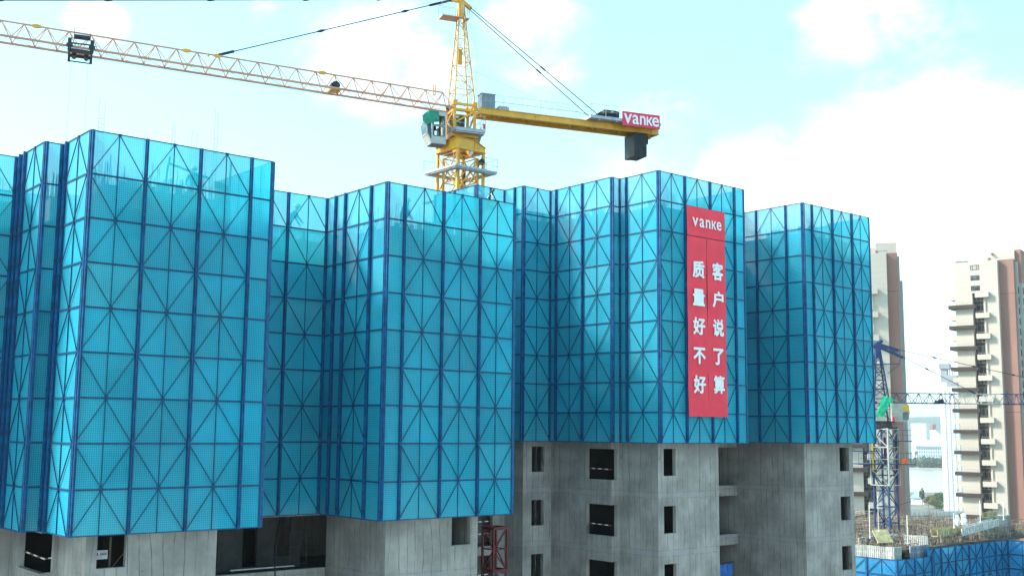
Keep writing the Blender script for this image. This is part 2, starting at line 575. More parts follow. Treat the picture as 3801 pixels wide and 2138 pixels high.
def text_mesh(ch, mat, bold=0.0, depth=0.012):
    """a character as a mesh, scaled to a 1 x 1 box in x and z, facing -y"""
    key = (ch, bold)
    if key not in _text_cache:
        cu = bpy.data.curves.new('lettering', 'FONT')
        cu.body = ch
        cu.extrude = 0.02
        cu.resolution_u = 4
        ob = bpy.data.objects.new('lettering', cu)
        COL.objects.link(ob)
        dg = bpy.context.evaluated_depsgraph_get()
        me = bpy.data.meshes.new_from_object(ob.evaluated_get(dg))
        bpy.data.objects.remove(ob)
        v0 = [(p.co.x, p.co.y, p.co.z) for p in me.vertices]
        f0 = [list(p.vertices) for p in me.polygons]
        # heavier strokes: the outline doubled in a small ring, each a hair in front of the last
        v, f = [], []
        for k in range(9 if bold else 1):
            dx, dy = (bold * cos(k * pi / 4), bold * sin(k * pi / 4)) if k else (0, 0)
            o = len(v)
            v += [(a + dx, b + dy, c + .002 * k) for a, b, c in v0]
            f += [[i + o for i in q] for q in f0]
        xs = [p[0] for p in v]
        ys = [p[1] for p in v]
        _text_cache[key] = (v, f, min(xs), max(xs), min(ys), max(ys))
    v, f, x0, x1, y0, y1 = _text_cache[key]
    me = bpy.data.meshes.new('lettering')
    me.from_pydata([((p[0] - x0) / (x1 - x0), -p[2] / .02 * depth / 2, (p[1] - y0) / (y1 - y0)) for p in v], [], f)
    me.materials.append(MAT[mat])
    me.update()
    return me


def letter(ch, parent, x0, x1, z0, z1, y, bold=0.0, mat='letter'):
    o = link('lettering', text_mesh(ch, mat, bold), parent, (x0, y, z0))
    o.scale = (x1 - x0, 1, z1 - z0)
    return o


FW = Vector((cos(_yw), sin(_yw), 0))
RT = Vector((sin(_yw), -cos(_yw), 0))
GZ = -9.5                                     # ground level, the camera hovers about 60 m up


def rel(r, f, z=0):
    """r metres to the right of the camera, f metres ahead of it"""
    p = RT * r + FW * f
    return Vector((p.x, p.y, z + GZ))


# ------------------------------------------------------------------ ground, river, hills
g = MB()
gc = [rel(-2900, -60), rel(4300, -60), rel(4300, 7000), rel(-2900, 7000)]
g.face(gc)
tag(g.build('ground', 'ground'), kind='structure')


g = MB()
g.face([rel(-2800, 1180, .3), rel(4000, 1180, .3), rel(4000, 1960, .3), rel(-2800, 1960, .3)])
tag(g.build('river', 'water'), kind='structure')
g = MB()
g.face([rel(-2800, 1940, .6), rel(4000, 1940, .6), rel(4000, 2080, .9), rel(-2800, 2080, .9)])
tag(g.build('river_bank', 'sand'), kind='structure')
g = MB()
rnd = random.Random(3)
for row, (f0, hh) in enumerate(((3600, 55), (4600, 120), (6200, 190))):
    prof = [hh * (.75 + .3 * sin(i * .55 + row * 2) + .16 * sin(i * 1.7 + row) + rnd.uniform(-.05, .05)) for i in range(60)]
    for i in range(59):
        a, b = -2500 + i * 150, -2500 + (i + 1) * 150
        g.face([rel(a, f0 - 500, 0), rel(b, f0 - 500, 0), rel(b, f0, prof[i + 1]), rel(a, f0, prof[i])])
        g.face([rel(a, f0, prof[i]), rel(b, f0, prof[i + 1]), rel(b, f0 + 600, 0), rel(a, f0 + 600, 0)])
tag(smooth(g.build('hills', 'hill')), kind='structure')

# ------------------------------------------------------------------ whole sections are set in place once built
def tops_now():
    return {o.name for o in COL.objects if o.parent is None}


def settle(before, T):
    for o in COL.objects:
        if o.parent is None and o.name not in before:
            o.matrix_basis = T @ o.matrix_basis


def turn(old, new, deg):
    return Matrix.Translation(Vector(new)) @ Matrix.Rotation(radians(deg), 4, 'Z') @ Matrix.Translation(-Vector(old))


# ------------------------------------------------------------------ climbing screens
_mark = tops_now()
ROW = 1.5
_cell = {}


def cell_meshes(wid, typ):
    key = (round(wid, 2), typ)
    if key not in _cell:
        n = MB()
        g = .035
        n.face([(g, 0, .02), (wid - g, 0, .02), (wid - g, 0, ROW - .02), (g, 0, ROW - .02)])
        fr = MB()
        y0, y1 = -.045, -.005
        fr.box(.02, .055, y0, y1, .0, ROW)
        fr.box(wid - .055, wid - .02, y0, y1, .0, ROW)
        fr.box(.055, wid - .055, y0, y1, .0, .030)
        fr.box(.055, wid - .055, y0, y1, ROW - .030, ROW)
        if wid > 1.4:
            c = wid / 2
            fr.box(c - .014, c + .014, y0 + .004, y1 - .004, .036, ROW - .036)
            for sx in (0.05, wid - .05):
                a = (sx, -.05, .04) if typ == 'up' else (sx, -.05, ROW - .04)
                b = (c, -.05, ROW - .04) if typ == 'up' else (c, -.05, .04)
                fr.bar(a, b, .022, .036, (0, 1, 0))
            z = ROW - .03 if typ == 'up' else .03
            fr.box(c - .06, c + .06, -.066, -.05, z - .04, z + .04)
        _cell[key] = (n.mesh('net_panel', 'net'), fr.mesh('brace_frame', 'frame'))
    return _cell[key]


def post_mesh(h, corner=False):
    m = MB()
    wd = .042
    m.box(-wd, wd, -.10, -.065, 0, h)
    m.box(-wd, -wd + .022, -.14, -.10, 0, h)
    m.box(wd - .022, wd, -.14, -.10, 0, h)
    for k in range(int(h / .75)):
        z = .3 + k * .75
        m.box(-.04, .04, -.15, -.14, z, z + .05)
    for k in range(10):
        m.box(-wd - .015, wd + .015, -.115, -.102, min(h - .06, k * ROW - .03 if k else .0), min(h, k * ROW + .03 if k else .06))
    return m.mesh('post', 'post')


_posts = {}


def screen(p0, p1, z0, cells, label, rows=9, posts=None, torn=None, shared=False):
    """one climbing screen between two plan points: cells = widths; outside is to the right of p0->p1"""
    a, b = Vector((*p0, 0)), Vector((*p1, 0))
    d = b - a
    L = d.length
    k = L / sum(cells)
    t = thing('safety_screen', label, 'safety screen', (p0[0], p0[1], z0), atan2(d.y, d.x), 'blue climbing screens around the tower blocks')
    x = 0
    xs = [0]
    for wid in cells:
        wid *= k
        for r in range(rows):
            typ = 'up' if (rows - 1 - r) % 2 == 0 else 'down'
            nm, fm = cell_meshes(wid, typ)
            if torn == (r, len(xs) - 1):
                continue
            np_ = link('net_panel', nm, t, (x, 0, r * ROW))
            link('brace_frame', fm, np_, (0, 0, 0))
        x += wid
        xs.append(x)
    h = rows * ROW
    cp = MB()
    cp.tube((0, -.01, 0), (0, -.01, h), .04, 8)
    cp.build('corner_post', 'post', t)
    if h not in _posts:
        _posts[h] = post_mesh(h)
    for i, x in enumerate(xs):
        if i == len(xs) - 1 and shared:
            continue
        if i == 0:
            x += .055
        if i == len(xs) - 1:
            x -= .055
        if posts is None or i in posts:
            link('post', _posts[h], t, (x, 0, 0))
    return t


ZF, ZB = 47.0, 50.0
SCREENS = [
    ((9.5, 45.08), (13.72, 45.08), ZF, [.3, 2.0, 2.0], 'blue mesh screen cut off by the left edge of the photo'),
    ((13.72, 45.08), (13.72, 41.9), ZF, [.53, .57, 2.05], 'sunlit narrow mesh screen second from the photo\'s left edge'),
    ((13.72, 41.9), (14.4, 41.9), ZF, [.68], 'very narrow shaded mesh screen in the notch beside the tallest left corner'),
    ((14.4, 41.9), (14.4, 39.13), ZF, [.47, 2.1], 'sunlit mesh screen turning the corner left of the largest blue screen'),
    ((14.4, 39.13), (21.38, 39.13), ZF, [2.0, 2.05, 2.05, .88], 'largest nearest blue mesh screen with three braced bays and a plain strip at right'),
    ((21.38, 39.13), (21.38, 43.85), ZF, [.9, 1.9, 1.9], 'mesh screen on the hidden return behind the largest blue screen'),
    ((21.38, 43.85), (26.67, 43.85), ZF, [1.25, 2.0, 2.0], 'dark shaded mesh screen set back between the largest screen and the middle block'),
    ((26.67, 43.85), (26.67, 39.13), ZF, [.78, .8, 2.05, 1.05], 'left flank mesh screen of the middle block, one braced bay beside plain strips'),
    ((26.67, 39.13), (33.6, 39.13), ZF, [.9, 2.03, 2.02, 1.98], 'front mesh screen of the middle block below the yellow crane, plain strip at its left'),
    ((33.6, 39.13), (33.6, 41.9), ZF, [2.1, .6], 'right flank mesh screen of the middle block seen through its front mesh'),
    ((38.4, 48.2), (40.5, 48.2), ZB, [2.0], 'mesh screen standing above the middle block with a torn bay beside the crane mast'),
    ((40.5, 48.2), (40.5, 46.65), ZB, [.9, .6], 'narrow sunlit mesh screen right of the torn bay behind the middle block'),
    ((40.5, 46.65), (42.57, 46.65), ZB, [2.0], 'single bay mesh screen facing front just right of the middle block'),
    ((42.57, 46.65), (42.57, 41.9), ZB, [.5, 2.05, 2.1], 'two bay flank mesh screen left of the narrow notch on the back block'),
    ((42.57, 41.9), (43.25, 41.9), ZB, [.68], 'very narrow mesh screen in the notch left of the bannered block'),
    ((43.25, 41.9), (43.25, 39.2), ZB, [.5, 2.1], 'sunlit one bay mesh screen on the left corner of the bannered block'),
    ((43.25, 39.2), (50.14, 39.2), ZB, [2.0, 2.0, 2.0, .85], 'mesh screen that carries the tall red banners'),
    ((50.14, 39.2), (50.14, 43.4), ZB, [.9, 1.9, 1.4], 'return mesh screen behind the right end of the bannered block'),
    ((50.14, 43.4), (55.5, 43.4), ZB, [1.3, 2.0, 2.0], 'mesh screen in the deep recess right of the bannered block'),
    ((55.5, 43.4), (55.5, 39.2), ZB, [.9, 2.05, 1.05], 'left flank mesh screen of the rightmost blue block, one braced bay between plain strips'),
    ((55.5, 39.2), (62.4, 39.2), ZB, [.9, 2.02, 2.02, 1.95], 'front mesh screen of the rightmost blue block beside the cream tower'),
    ((62.4, 39.2), (62.4, 42.0), ZB, [2.1, .6], 'right flank mesh screen of the rightmost blue block'),
]
_starts = {q[0] for q in SCREENS}
for (p0, p1, z0, cells, label) in SCREENS:
    torn = (8, 0) if 'torn bay beside' in label else None
    screen(p0, p1, z0, cells, label, torn=torn, shared=p1 in _starts)


# far sides of the screens, seen only as pale shapes through the near mesh
def rear(poly, z0, label):
    t = thing('rear_screen', label, 'safety screen', (0, 0, 0), 0)
    n, f = MB(), MB()
    for a, b in zip(poly, poly[1:]):
        a, b = Vector((*a, 0)), Vector((*b, 0))
        L = (b - a).length
        k = max(1, round(L / 2))
        n.face([(a.x, a.y, z0), (b.x, b.y, z0), (b.x, b.y, z0 + 13.5), (a.x, a.y, z0 + 13.5)])
        for i in range(k + 1):
            p = a + (b - a) * (i / k)
            f.bar((p.x, p.y, z0), (p.x, p.y, z0 + 13.5), .12)
        for r in range(10):
            f.bar((a.x, a.y, z0 + r * ROW), (b.x, b.y, z0 + r * ROW), .06)
    n.build('net_sheet', 'net', t)
    f.build('frame', 'frame', t)


rear([(33.6, 41.9), (34.3, 41.9), (34.3, 46.65), (36.4, 46.65), (36.4, 48.2), (38.2, 48.2), (38.2, 52), (9.5, 52), (9.5, 45.08)], ZF,
     'blue mesh screens along the far side of the two front blocks')
rear([(62.4, 42), (63.1, 42), (63.1, 46.65), (65, 46.65), (65, 52), (38.45, 52), (38.45, 48.3)], ZB,
     'blue mesh screens along the far side of the bannered and rightmost blocks')

# the torn bay: sheet peeled back to one side with a crumpled edge
t = thing('torn_sheet', 'torn blue mesh sheet with crumpled dark edge above the middle block', 'mesh sheet', (38.4, 48.2, 62.0))
b = MB()
N = 14
prev = None
edge = []
for i in range(N + 1):
    z = 1.48 * i / N
    xr = .62 + .42 * (z / 1.48) ** 1.4 + .06 * sin(i * 2.1)
    edge.append((xr, z))
for i in range(N):
    b.face([(.05, 0, edge[i][1]), (edge[i][0], 0, edge[i][1]), (edge[i + 1][0], 0, edge[i + 1][1]), (.05, 0, edge[i + 1][1])])
b.build('net_sheet', 'net', t)
c = MB()
for i in range(N):
    for k in range(3):
        a0, a1 = edge[i], edge[i + 1]
        o = (-.05 + .09 * k + .03 * sin(i * 1.7 + k), -.06 - .09 * abs(sin(i * 1.3 + k * 2)))
        c.face([(a0[0] + o[0], o[1], a0[1]), (a0[0] + o[0] + .1, o[1] - .07 * sin(i + k), a0[1]), (a1[0] + o[0] + .12, o[1] + .05, a1[1]), (a1[0] + o[0], o[1], a1[1])])
c.build('crumpled_edge', 'black', t)
f = MB()
f.box(.02, 1.98, -.045, -.005, 0, .036)
f.box(.02, 1.98, -.045, -.005, 1.464, 1.5)
f.box(.98, 1.016, -.04, -.008, .036, 1.464)
f.bar((1.95, -.05, .04), (1.0, -.05, 1.46), .026, .046, (0, 1, 0))
f.build('brace_frame', 'frame', t)
n = MB()
n.face([(1.16, 0, .02), (1.96, 0, .02), (1.96, 0, 1.48), (1.22, 0, 1.48)])
n.build('remaining_sheet', 'net', t)

# ------------------------------------------------------------------ concrete tower blocks
PITCH = 2.82
FLOOR0 = 47.30
LEVELS = [FLOOR0 + PITCH * k for k in range(-16, 6)]


def wall(parent, p0, p1, z0, z1, openings=(), th=.22, mat='concrete', name='wall'):
    """wall between two plan points, outside to the right; openings (u0,u1,za,zb) in metres along it"""
    a, b = Vector((*p0, 0)), Vector((*p1, 0))
    d = b - a
    L = d.length
    us = sorted({0, L, *[o[0] for o in openings], *[o[1] for o in openings]})
    zs = sorted({z0, z1, *[o[2] for o in openings], *[o[3] for o in openings]})
    us = [u for u in us if -1e-6 <= u <= L + 1e-6]
    zs = [z for z in zs if z0 - 1e-6 <= z <= z1 + 1e-6]
    m = MB()

    def hole(u, z):
        return any(o[0] < u < o[1] and o[2] < z < o[3] for o in openings)
    for i in range(len(us) - 1):
        for j in range(len(zs) - 1):
            u0, u1, za, zb = us[i], us[i + 1], zs[j], zs[j + 1]
            if u1 - u0 < 1e-5 or zb - za < 1e-5 or hole((u0 + u1) / 2, (za + zb) / 2):
                continue
            m.face([(u0, 0, za), (u1, 0, za), (u1, 0, zb), (u0, 0, zb)])
            ua, ub = (u0 if u0 > 0 else 0), u1
            m.face([(ub, th, za), (ua, th, za), (ua, th, zb), (ub, th, zb)])
    for (u0, u1, za, zb) in openings:
        if za >= z1 or zb <= z0:
            continue
        zb2 = min(zb, z1)
        m.face([(u0, 0, za), (u0, th, za), (u1, th, za), (u1, 0, za)])
        if zb <= z1:
            m.face([(u0, 0, zb), (u1, 0, zb), (u1, th, zb), (u0, th, zb)])
        if u0 > 1e-4:
            m.face([(u0, 0, za), (u0, 0, zb2), (u0, th, zb2), (u0, th, za)])
        if u1 < L - 1e-4:
            m.face([(u1, 0, za), (u1, th, za), (u1, th, zb2), (u1, 0, zb2)])
    m.face([(0, 0, z1), (L, 0, z1), (L, th, z1), (0, th, z1)])
    return m.build(name, mat, parent, (p0[0], p0[1], 0), atan2(d.y, d.x))


def storeys(u0, u1, lo, hi, top):
    return [(u0, u1, z + lo, z + hi) for z in LEVELS if z > 20 and z + hi < top]


def inset(poly, d):
    out = []
    n = len(poly)
    for i in range(n):
        p, q, r = Vector(poly[i - 1]), Vector(poly[i]), Vector(poly[(i + 1) % n])
        e1, e2 = (q - p).normalized(), (r - q).normalized()
        n1, n2 = Vector((-e1.y, e1.x)), Vector((-e2.y, e2.x))
        out.append(tuple(q + n1 * d + n2 * d if abs(e1.dot(e2)) < .5 else q + n1 * d))
    return out


def block(label, top, walls, poly, partitions, inner=()):
    t = thing('concrete_building', label, 'building', (0, 0, 0))
    for (p0, p1, ops) in walls:
        wall(t, p0, p1, -7.4, top, ops, mat='slab' if p0 in inner else 'concrete')  # inner walls: recess shade painted in through the darker concrete
    ins = inset(poly, .20)
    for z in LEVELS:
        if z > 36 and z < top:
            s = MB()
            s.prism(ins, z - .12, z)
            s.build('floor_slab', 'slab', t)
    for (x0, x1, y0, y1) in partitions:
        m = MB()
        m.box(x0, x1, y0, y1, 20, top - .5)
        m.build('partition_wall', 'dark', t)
    return t


WN = (1.08, 2.42)      # small window sill and head above the floor line
CW = (0.80, 2.36)      # corner window
TF, TB = 58.96, 62.0
front = block('bare concrete building below the nearer blue screens', TF, [
    ((10.6, 46.2), (14.75, 46.2), storeys(1.6, 2.7, *WN, TF)),
    ((14.75, 46.2), (14.75, 43.0), storeys(.75, 3.2, .99, 2.36, TF)),
    ((14.75, 43.0), (15.4, 43.0), storeys(0, .48, .99, 2.36, TF)),
    ((15.4, 43.0), (15.4, 40.25), ()),
    ((15.4, 40.25), (20.25, 40.25), storeys(.40, 1.43, 1.33, 2.44, TF)),
    ((20.25, 40.25), (20.25, 45.0), ()),
    ((27.75, 45.0), (27.75, 40.25), ()),
    ((27.75, 40.25), (32.6, 40.25), storeys(3.42, 4.45, 1.26, 2.42, TF)),
    ((32.6, 40.25), (32.6, 43.0), ()),
    ((32.6, 43.0), (33.25, 43.0), ()),
    ((33.25, 43.0), (33.25, 47.75), ()),
    ((33.25, 47.75), (35.3, 47.75), ()),
    ((35.3, 47.75), (35.3, 49.3), ()),
    ((35.3, 49.3), (38.2, 49.3), storeys(.7, 2.5, .1, 2.4, TF)),
    ((38.2, 49.3), (38.2, 50.9), ()),
    ((38.2, 50.9), (10.6, 50.9), ()),
    ((10.6, 50.9), (10.6, 46.2), ()),
    # back of the recess between the two bays: piers with gaps, recess shade painted into their colour
    ((20.25, 47.3), (27.75, 47.3), storeys(1.9, 3.4, .12, 2.45, TF) + storeys(4.6, 5.3, .12, 2.45, TF) + storeys(6.3, 7.0, .5, 2.3, TF)),
], [(10.6, 46.2), (14.75, 46.2), (14.75, 43.0), (15.4, 43.0), (15.4, 40.25), (20.25, 40.25), (20.25, 45.25), (27.75, 45.25), (27.75, 40.25),
    (32.6, 40.25), (32.6, 43), (33.25, 43), (33.25, 47.75), (35.3, 47.75), (35.3, 49.3), (38.2, 49.3), (38.2, 50.9), (10.6, 50.9)],
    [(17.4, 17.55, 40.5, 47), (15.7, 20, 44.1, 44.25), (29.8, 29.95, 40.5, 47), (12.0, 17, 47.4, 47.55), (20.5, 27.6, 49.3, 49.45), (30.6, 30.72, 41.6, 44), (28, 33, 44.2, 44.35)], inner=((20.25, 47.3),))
back = block('bare concrete building with stacked window openings below the bannered screens', TB, [
    ((38.5, 49.3), (41.6, 49.3), storeys(.7, 2.25, .0, 2.35, TB)),
    ((41.6, 49.3), (41.6, 47.75), ()),
    ((41.6, 47.75), (43.65, 47.75), storeys(.62, 1.50, *WN, TB)),
    ((43.65, 47.75), (43.65, 43.0), storeys(2.85, 4.75, *CW, TB)),
    ((43.65, 43.0), (44.25, 43.0), storeys(0, .42, *CW, TB)),
    ((44.25, 43.0), (44.25, 40.25), ()),
    ((44.25, 40.25), (49.0, 40.25), storeys(.43, 1.34, *WN, TB)),
    ((49.0, 40.25), (49.0, 45.2), storeys(3.2, 4.6, .1, 2.3, TB)),
    ((56.65, 46.6), (56.65, 40.25), ()),
    ((56.65, 40.25), (61.55, 40.25), storeys(3.52, 4.50, 1.08, 2.44, TB)),
    ((61.55, 40.25), (61.55, 43.0), ()),
    ((61.55, 43.0), (61.9, 43.0), ()),
    ((61.9, 43.0), (61.9, 47.75), ()),
    ((61.9, 47.75), (63.9, 47.75), ()),
    ((63.9, 47.75), (63.9, 50.9), ()),
    ((63.9, 50.9), (38.5, 50.9), ()),
    ((38.5, 50.9), (38.5, 49.3), ()),
    ((49.0, 47.4), (56.65, 47.4), storeys(2.5, 6.9, .12, 2.3, TB)),
], [(38.5, 49.3), (41.6, 49.3), (41.6, 47.75), (43.65, 47.75), (43.65, 43.0), (44.25, 43.0), (44.25, 40.25), (49.0, 40.25), (49.0, 45.4), (56.55, 45.4),
    (56.55, 40.25), (61.25, 40.25), (61.25, 43), (61.9, 43), (61.9, 47.75), (63.9, 47.75), (63.9, 50.9), (38.5, 50.9)],
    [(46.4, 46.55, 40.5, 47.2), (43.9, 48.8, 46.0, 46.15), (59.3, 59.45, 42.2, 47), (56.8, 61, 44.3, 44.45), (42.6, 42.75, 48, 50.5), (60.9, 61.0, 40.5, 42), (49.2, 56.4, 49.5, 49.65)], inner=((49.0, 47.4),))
# balcony edge beams across the recesses, one per storey
for (par, x0, x1, y, top) in ((front, 20.27, 27.73, 45.0, TF), (back, 49.02, 56.63, 45.2, TB)):
    for z in LEVELS:
        if 36 < z < top:
            m = MB()
            m.box(x0, x1, y, y + .2, z - .44, z + .16)
            m.build('edge_beam', 'concrete', par)

# low curb lying behind the front beam and the loose plank on it
m = MB()
m.bar((23.2, 45.08, 44.80), (26.2, 45.06, 44.80), .10, .05)
tag(m.build('timber_plank', 'galv'), 'long pale plank lying on the concrete balcony beam', 'plank')
m = MB()
pts = [Vector((25.25, 44.95, 44.1)), Vector((25.24, 44.95, 44.79)), Vector((25.4, 45.35, 44.86)), Vector((25.9, 46.3, 45.5)), Vector((26.45, 47.0, 46.4)), Vector((26.7, 47.2, 47.2))]
m.path(pts, .028)
tag(m.build('hose', 'black'), 'black hose rising from the balcony beam into the dark recess', 'hose')
m = MB()
for p, q in (((26.6, 46.2, 44.75), (26.6, 46.2, 46.1)), ((27.45, 46.2, 44.72), (27.45, 46.2, 46.1)), ((26.6, 46.2, 46.1), (27.45, 46.2, 46.1)), ((26.6, 46.2, 45.45), (27.45, 46.2, 45.45)), ((26.6, 46.2, 44.75), (27.45, 46.2, 44.72))):
    m.bar(p, q, .03)
tag(m.build('metal_frame', 'hoist_dark'), 'thin metal frame standing in the dark recess', 'metal frame')


# striped guard rails in the openings
def guard(p, q, label, parts=7, r=.03, sides=0):
    t = thing('guard_rail', label, 'guard rail', tuple(p), 0, 'striped guard rails in the openings')
    p, q = Vector(p), Vector(q)
    for i in range(parts):
        b = MB()
        b.tube((q - p) * (i / parts), (q - p) * ((i + 1) / parts), r)
        b.build('white_band' if i % 2 else 'red_band', 'rail_white' if i % 2 else 'rail_red', t)


for k, nm in ((0, 'top'), (-1, 'middle'), (-2, 'bottom')):
    z = FLOOR0 + PITCH * k
    guard((43.85, 44.9, z + 1.35), (43.85, 43.2, z + 1.32), 'striped guard rail across the %s large corner opening of the bannered block' % nm, 7)
    guard((42.55, 47.95, z + .9), (42.55, 47.95, z + 2.4), 'upright white rail in the %s narrow opening right of the red hoist' % nm, 3, .045) if 0 else None
guard((14.95, 45.5, 46.02), (15.0, 43.2, 45.93), 'striped guard rail across the corner opening at the photo\'s bottom left', 6)
guard((14.98, 43.15, 45.94), (15.35, 43.15, 45.98), 'short striped guard rail around the corner of the bottom left opening', 3, .022)
for i, zz in enumerate((46.35, 45.75, 45.12, 43.0)):
    guard((39.6, 49.42, zz), (40.75, 49.42, zz + .02), ['highest', 'second highest', 'third', 'lowest'][i] + ' striped rail across the dark shaft opening behind the red hoist', 5)
for k, nm in ((0, 'top'), (-1, 'middle'), (-2, 'bottom')):
    z = FLOOR0 + PITCH * k
    t = MB()  # plain white upright strip in two lengths
    t.box(42.70, 42.81, 48.06, 48.12, z + (1.1 if k == 0 else 1.5), z + 1.74)
    t.box(42.70, 42.81, 48.06, 48.12, z + 1.78, z + 2.45)
    tag(t.build('guard_post', 'rail_white'), 'upright white guard post in the %s narrow opening right of the hoist' % nm, 'guard post', 'white posts in the narrow openings')

# notice board in the left window, only stray strokes of its red writing can be read
t = thing('notice_board', 'pale notice with red writing inside the window opening at lower left', 'notice', (15.86, 40.62, 46.08))
m = MB()
m.box(0, .46, 0, .02, 0, .30)
m.build('board', 'galv', t)
for x, wd in ((.05, .03), (.09, .03), (.20, .025), (.25, .035), (.31, .035), (.37, .04)):
    m = MB()
    m.box(x, x + wd, -.008, -.001, .13, .22)
    m.build('stroke', 'rail_red', t)
t = thing('timber_brace', 'timber post and braces inside the window opening at lower left', 'timber prop', (16.42, 40.75, 45.5))
m = MB()
m.box(0, .07, 0, .07, -.9, 1.3)
m.bar((.07, .03, .2), (.55, .03, .75), .03)
m.bar((.07, .03, -.2), (.5, .03, .12), .03)
m.build('post', 'bark', t)

# blue tarpaulin hung between the blocks
t = thing('tarpaulin', 'blue tarpaulin sheet hung from a bar beside the shaded concrete wall', 'tarpaulin', (53.95, 44.6, 40.5))
m = MB()
nx, nz = 14, 14
P = [[(1.42 * i / nx, .05 * sin(i * 1.3) + .03 * sin(i * .7 + j), 2.55 * j / nz + .03 * sin(i * .9) * (j == nz)) for j in range(nz + 1)] for i in range(nx + 1)]
for i in range(nx):
    for j in range(nz):
        m.face([P[i][j], P[i + 1][j], P[i + 1][j + 1], P[i][j + 1]])
smooth(m.build('sheet', 'tarp_blue', t))
m = MB()
m.tube((-.1, 0, 2.58), (1.5, 0, 2.66), .035)
m.build('bar', 'cblue', t)

# red-topped hoist mast in the gap
t = thing('hoist_mast', 'lattice hoist mast with red top section in the gap between the blocks', 'hoist mast', (36.62, 44.0, 0))


def lattice(m, h, z0, z1, n, r, rb, rings=True, x=(0, 0)):
    cs = [(-h, -h), (h, -h), (h, h), (-h, h)]
    for c in cs:
        m.bar((c[0], c[1], z0), (c[0], c[1], z1), r)
    dz = (z1 - z0) / n
    for k in range(n + 1):
        z = z0 + k * dz
        for i in range(4):
            a, b = cs[i], cs[(i + 1) % 4]
            m.bar((a[0], a[1], z), (b[0], b[1], z), rb)
            if k < n:
                e = (a, b) if (k + i) % 2 else (b, a)
                m.bar((e[0][0], e[0][1], z), (e[1][0], e[1][1], z + dz), rb)


m = MB()
lattice(m, .42, 44.0, 46.0, 2, .09, .045)
for z in (44.02, 45.98):
    for (a, b) in (((-.42, -.42), (.42, -.42)), ((.42, -.42), (.42, .42)), ((.42, .42), (-.42, .42)), ((-.42, .42), (-.42, -.42))):
        m.bar((*a, z), (*b, z), .07, .13)
m.build('red_section', 'hoist_red', t)
m = MB()
lattice(m, .42, -7.3, 43.9, 51, .08, .04)
m.build('lower_mast', 'hoist_dark', t)

# formwork edges, starter bars and rebar cages on the wall tops
rnd = random.Random(11)


def tops(segs, z, label, group):
    me = None
    for (p0, p1) in segs:
        a, b = Vector((*p0, 0)), Vector((*p1, 0))
        L = (b - a).length
        u = .15
        while u < L - .4:
            wd = rnd.choice((.25, .3, .4, .55))
            h = rnd.uniform(.16, .46)
            if rnd.random() < .62:
                m = MB()
                m.box(0, wd, .0, .05, 0, h)
                for xx in (0, wd / 2 - .015, wd - .03):
                    m.box(xx, xx + .03, -.03, 0, .02, h - .01)
                o = m.build('formwork_shutter', 'form', None, tuple(a + (b - a) * (u / L) + Vector((0, 0, z))), atan2(b.y - a.y, b.x - a.x))
                tag(o, label, 'formwork', group)
            u += wd + rnd.uniform(.02, .3)


tops([((14.75, 43.1), (15.4, 43.1)), ((15.5, 43.0), (15.5, 40.35)), ((15.4, 40.33), (20.25, 40.33))], TF + .005,
     'grey formwork panel on the wall top behind the largest blue screen', 'formwork panels behind the largest screen')
tops([((27.85, 45.0), (27.85, 40.3)), ((27.75, 40.33), (32.6, 40.33)), ((20.4, 47.4), (27.7, 47.4))], TF + .005,
     'grey formwork panel on the wall top behind the middle block screens', 'formwork panels behind the middle block screens')
tops([((41.6, 47.85), (43.6, 47.85)), ((43.75, 47.7), (43.75, 43)), ((44.35, 43), (44.35, 40.3)), ((44.25, 40.33), (49, 40.33))], TB + .005,
     'grey formwork panel on the wall top behind the bannered block screens', 'formwork panels behind the bannered block screens')
tops([((56.65, 45), (56.65, 40.3)), ((56.55, 40.33), (61.25, 40.33))], TB + .005,
     'grey formwork panel on the wall top behind the rightmost block screens', 'formwork panels behind the rightmost block screens')


def starters(segs, z, step, label):
    m = MB()
    for (p0, p1) in segs:
        a, b = Vector((*p0, 0)), Vector((*p1, 0))
        L = (b - a).length
        for k in range(int(L / step)):
            p = a + (b - a) * ((k + .5) * step / L)
            h = rnd.uniform(.6, 1.3)
            j = Vector((rnd.uniform(-.06, .06), rnd.uniform(-.06, .06), h))
            m.tube(p + Vector((0, 0, z)), p + Vector((0, 0, z)) + j, .014, 4)
    tag(m.build('starter_bars', 'rebar'), label, 'rebar', kind='stuff')


starters([((14.9, 43), (14.9, 46)), ((15.5, 40.4), (20.2, 40.4)), ((15.55, 40.4), (15.55, 43)), ((16, 44), (20, 44)), ((16, 42.4), (20, 42.4)), ((20, 40.5), (20, 46)), ((20.4, 47.4), (27.6, 47.4)),
          ((11, 46.4), (14.7, 46.4)), ((27.9, 40.5), (27.9, 46)), ((27.9, 40.4), (32.5, 40.4)), ((28, 42.5), (33, 42.5)), ((28, 44.2), (33, 44.2)), ((11, 50), (37, 50)), ((32.5, 40.4), (32.5, 47))], TF - .2, .12,
         'thin rusty starter bars on the wall tops of the nearer block')
starters([((38.6, 49.5), (41.6, 49.5)), ((41.7, 47.9), (43.6, 47.9)), ((43.8, 47.8), (43.8, 43)), ((44.4, 40.4), (48.9, 40.4)), ((44.4, 40.4), (44.4, 43)), ((44.5, 43.5), (49, 43.5)), ((48.9, 40.4), (48.9, 46)),
          ((56.7, 40.4), (56.7, 46.5)), ((56.7, 40.4), (61.2, 40.4)), ((57, 43), (61, 43)), ((61.1, 40.4), (61.1, 46)), ((39, 50.3), (63, 50.3))], TB - .2, .12,
         'thin rusty starter bars on the wall tops of the farther block')
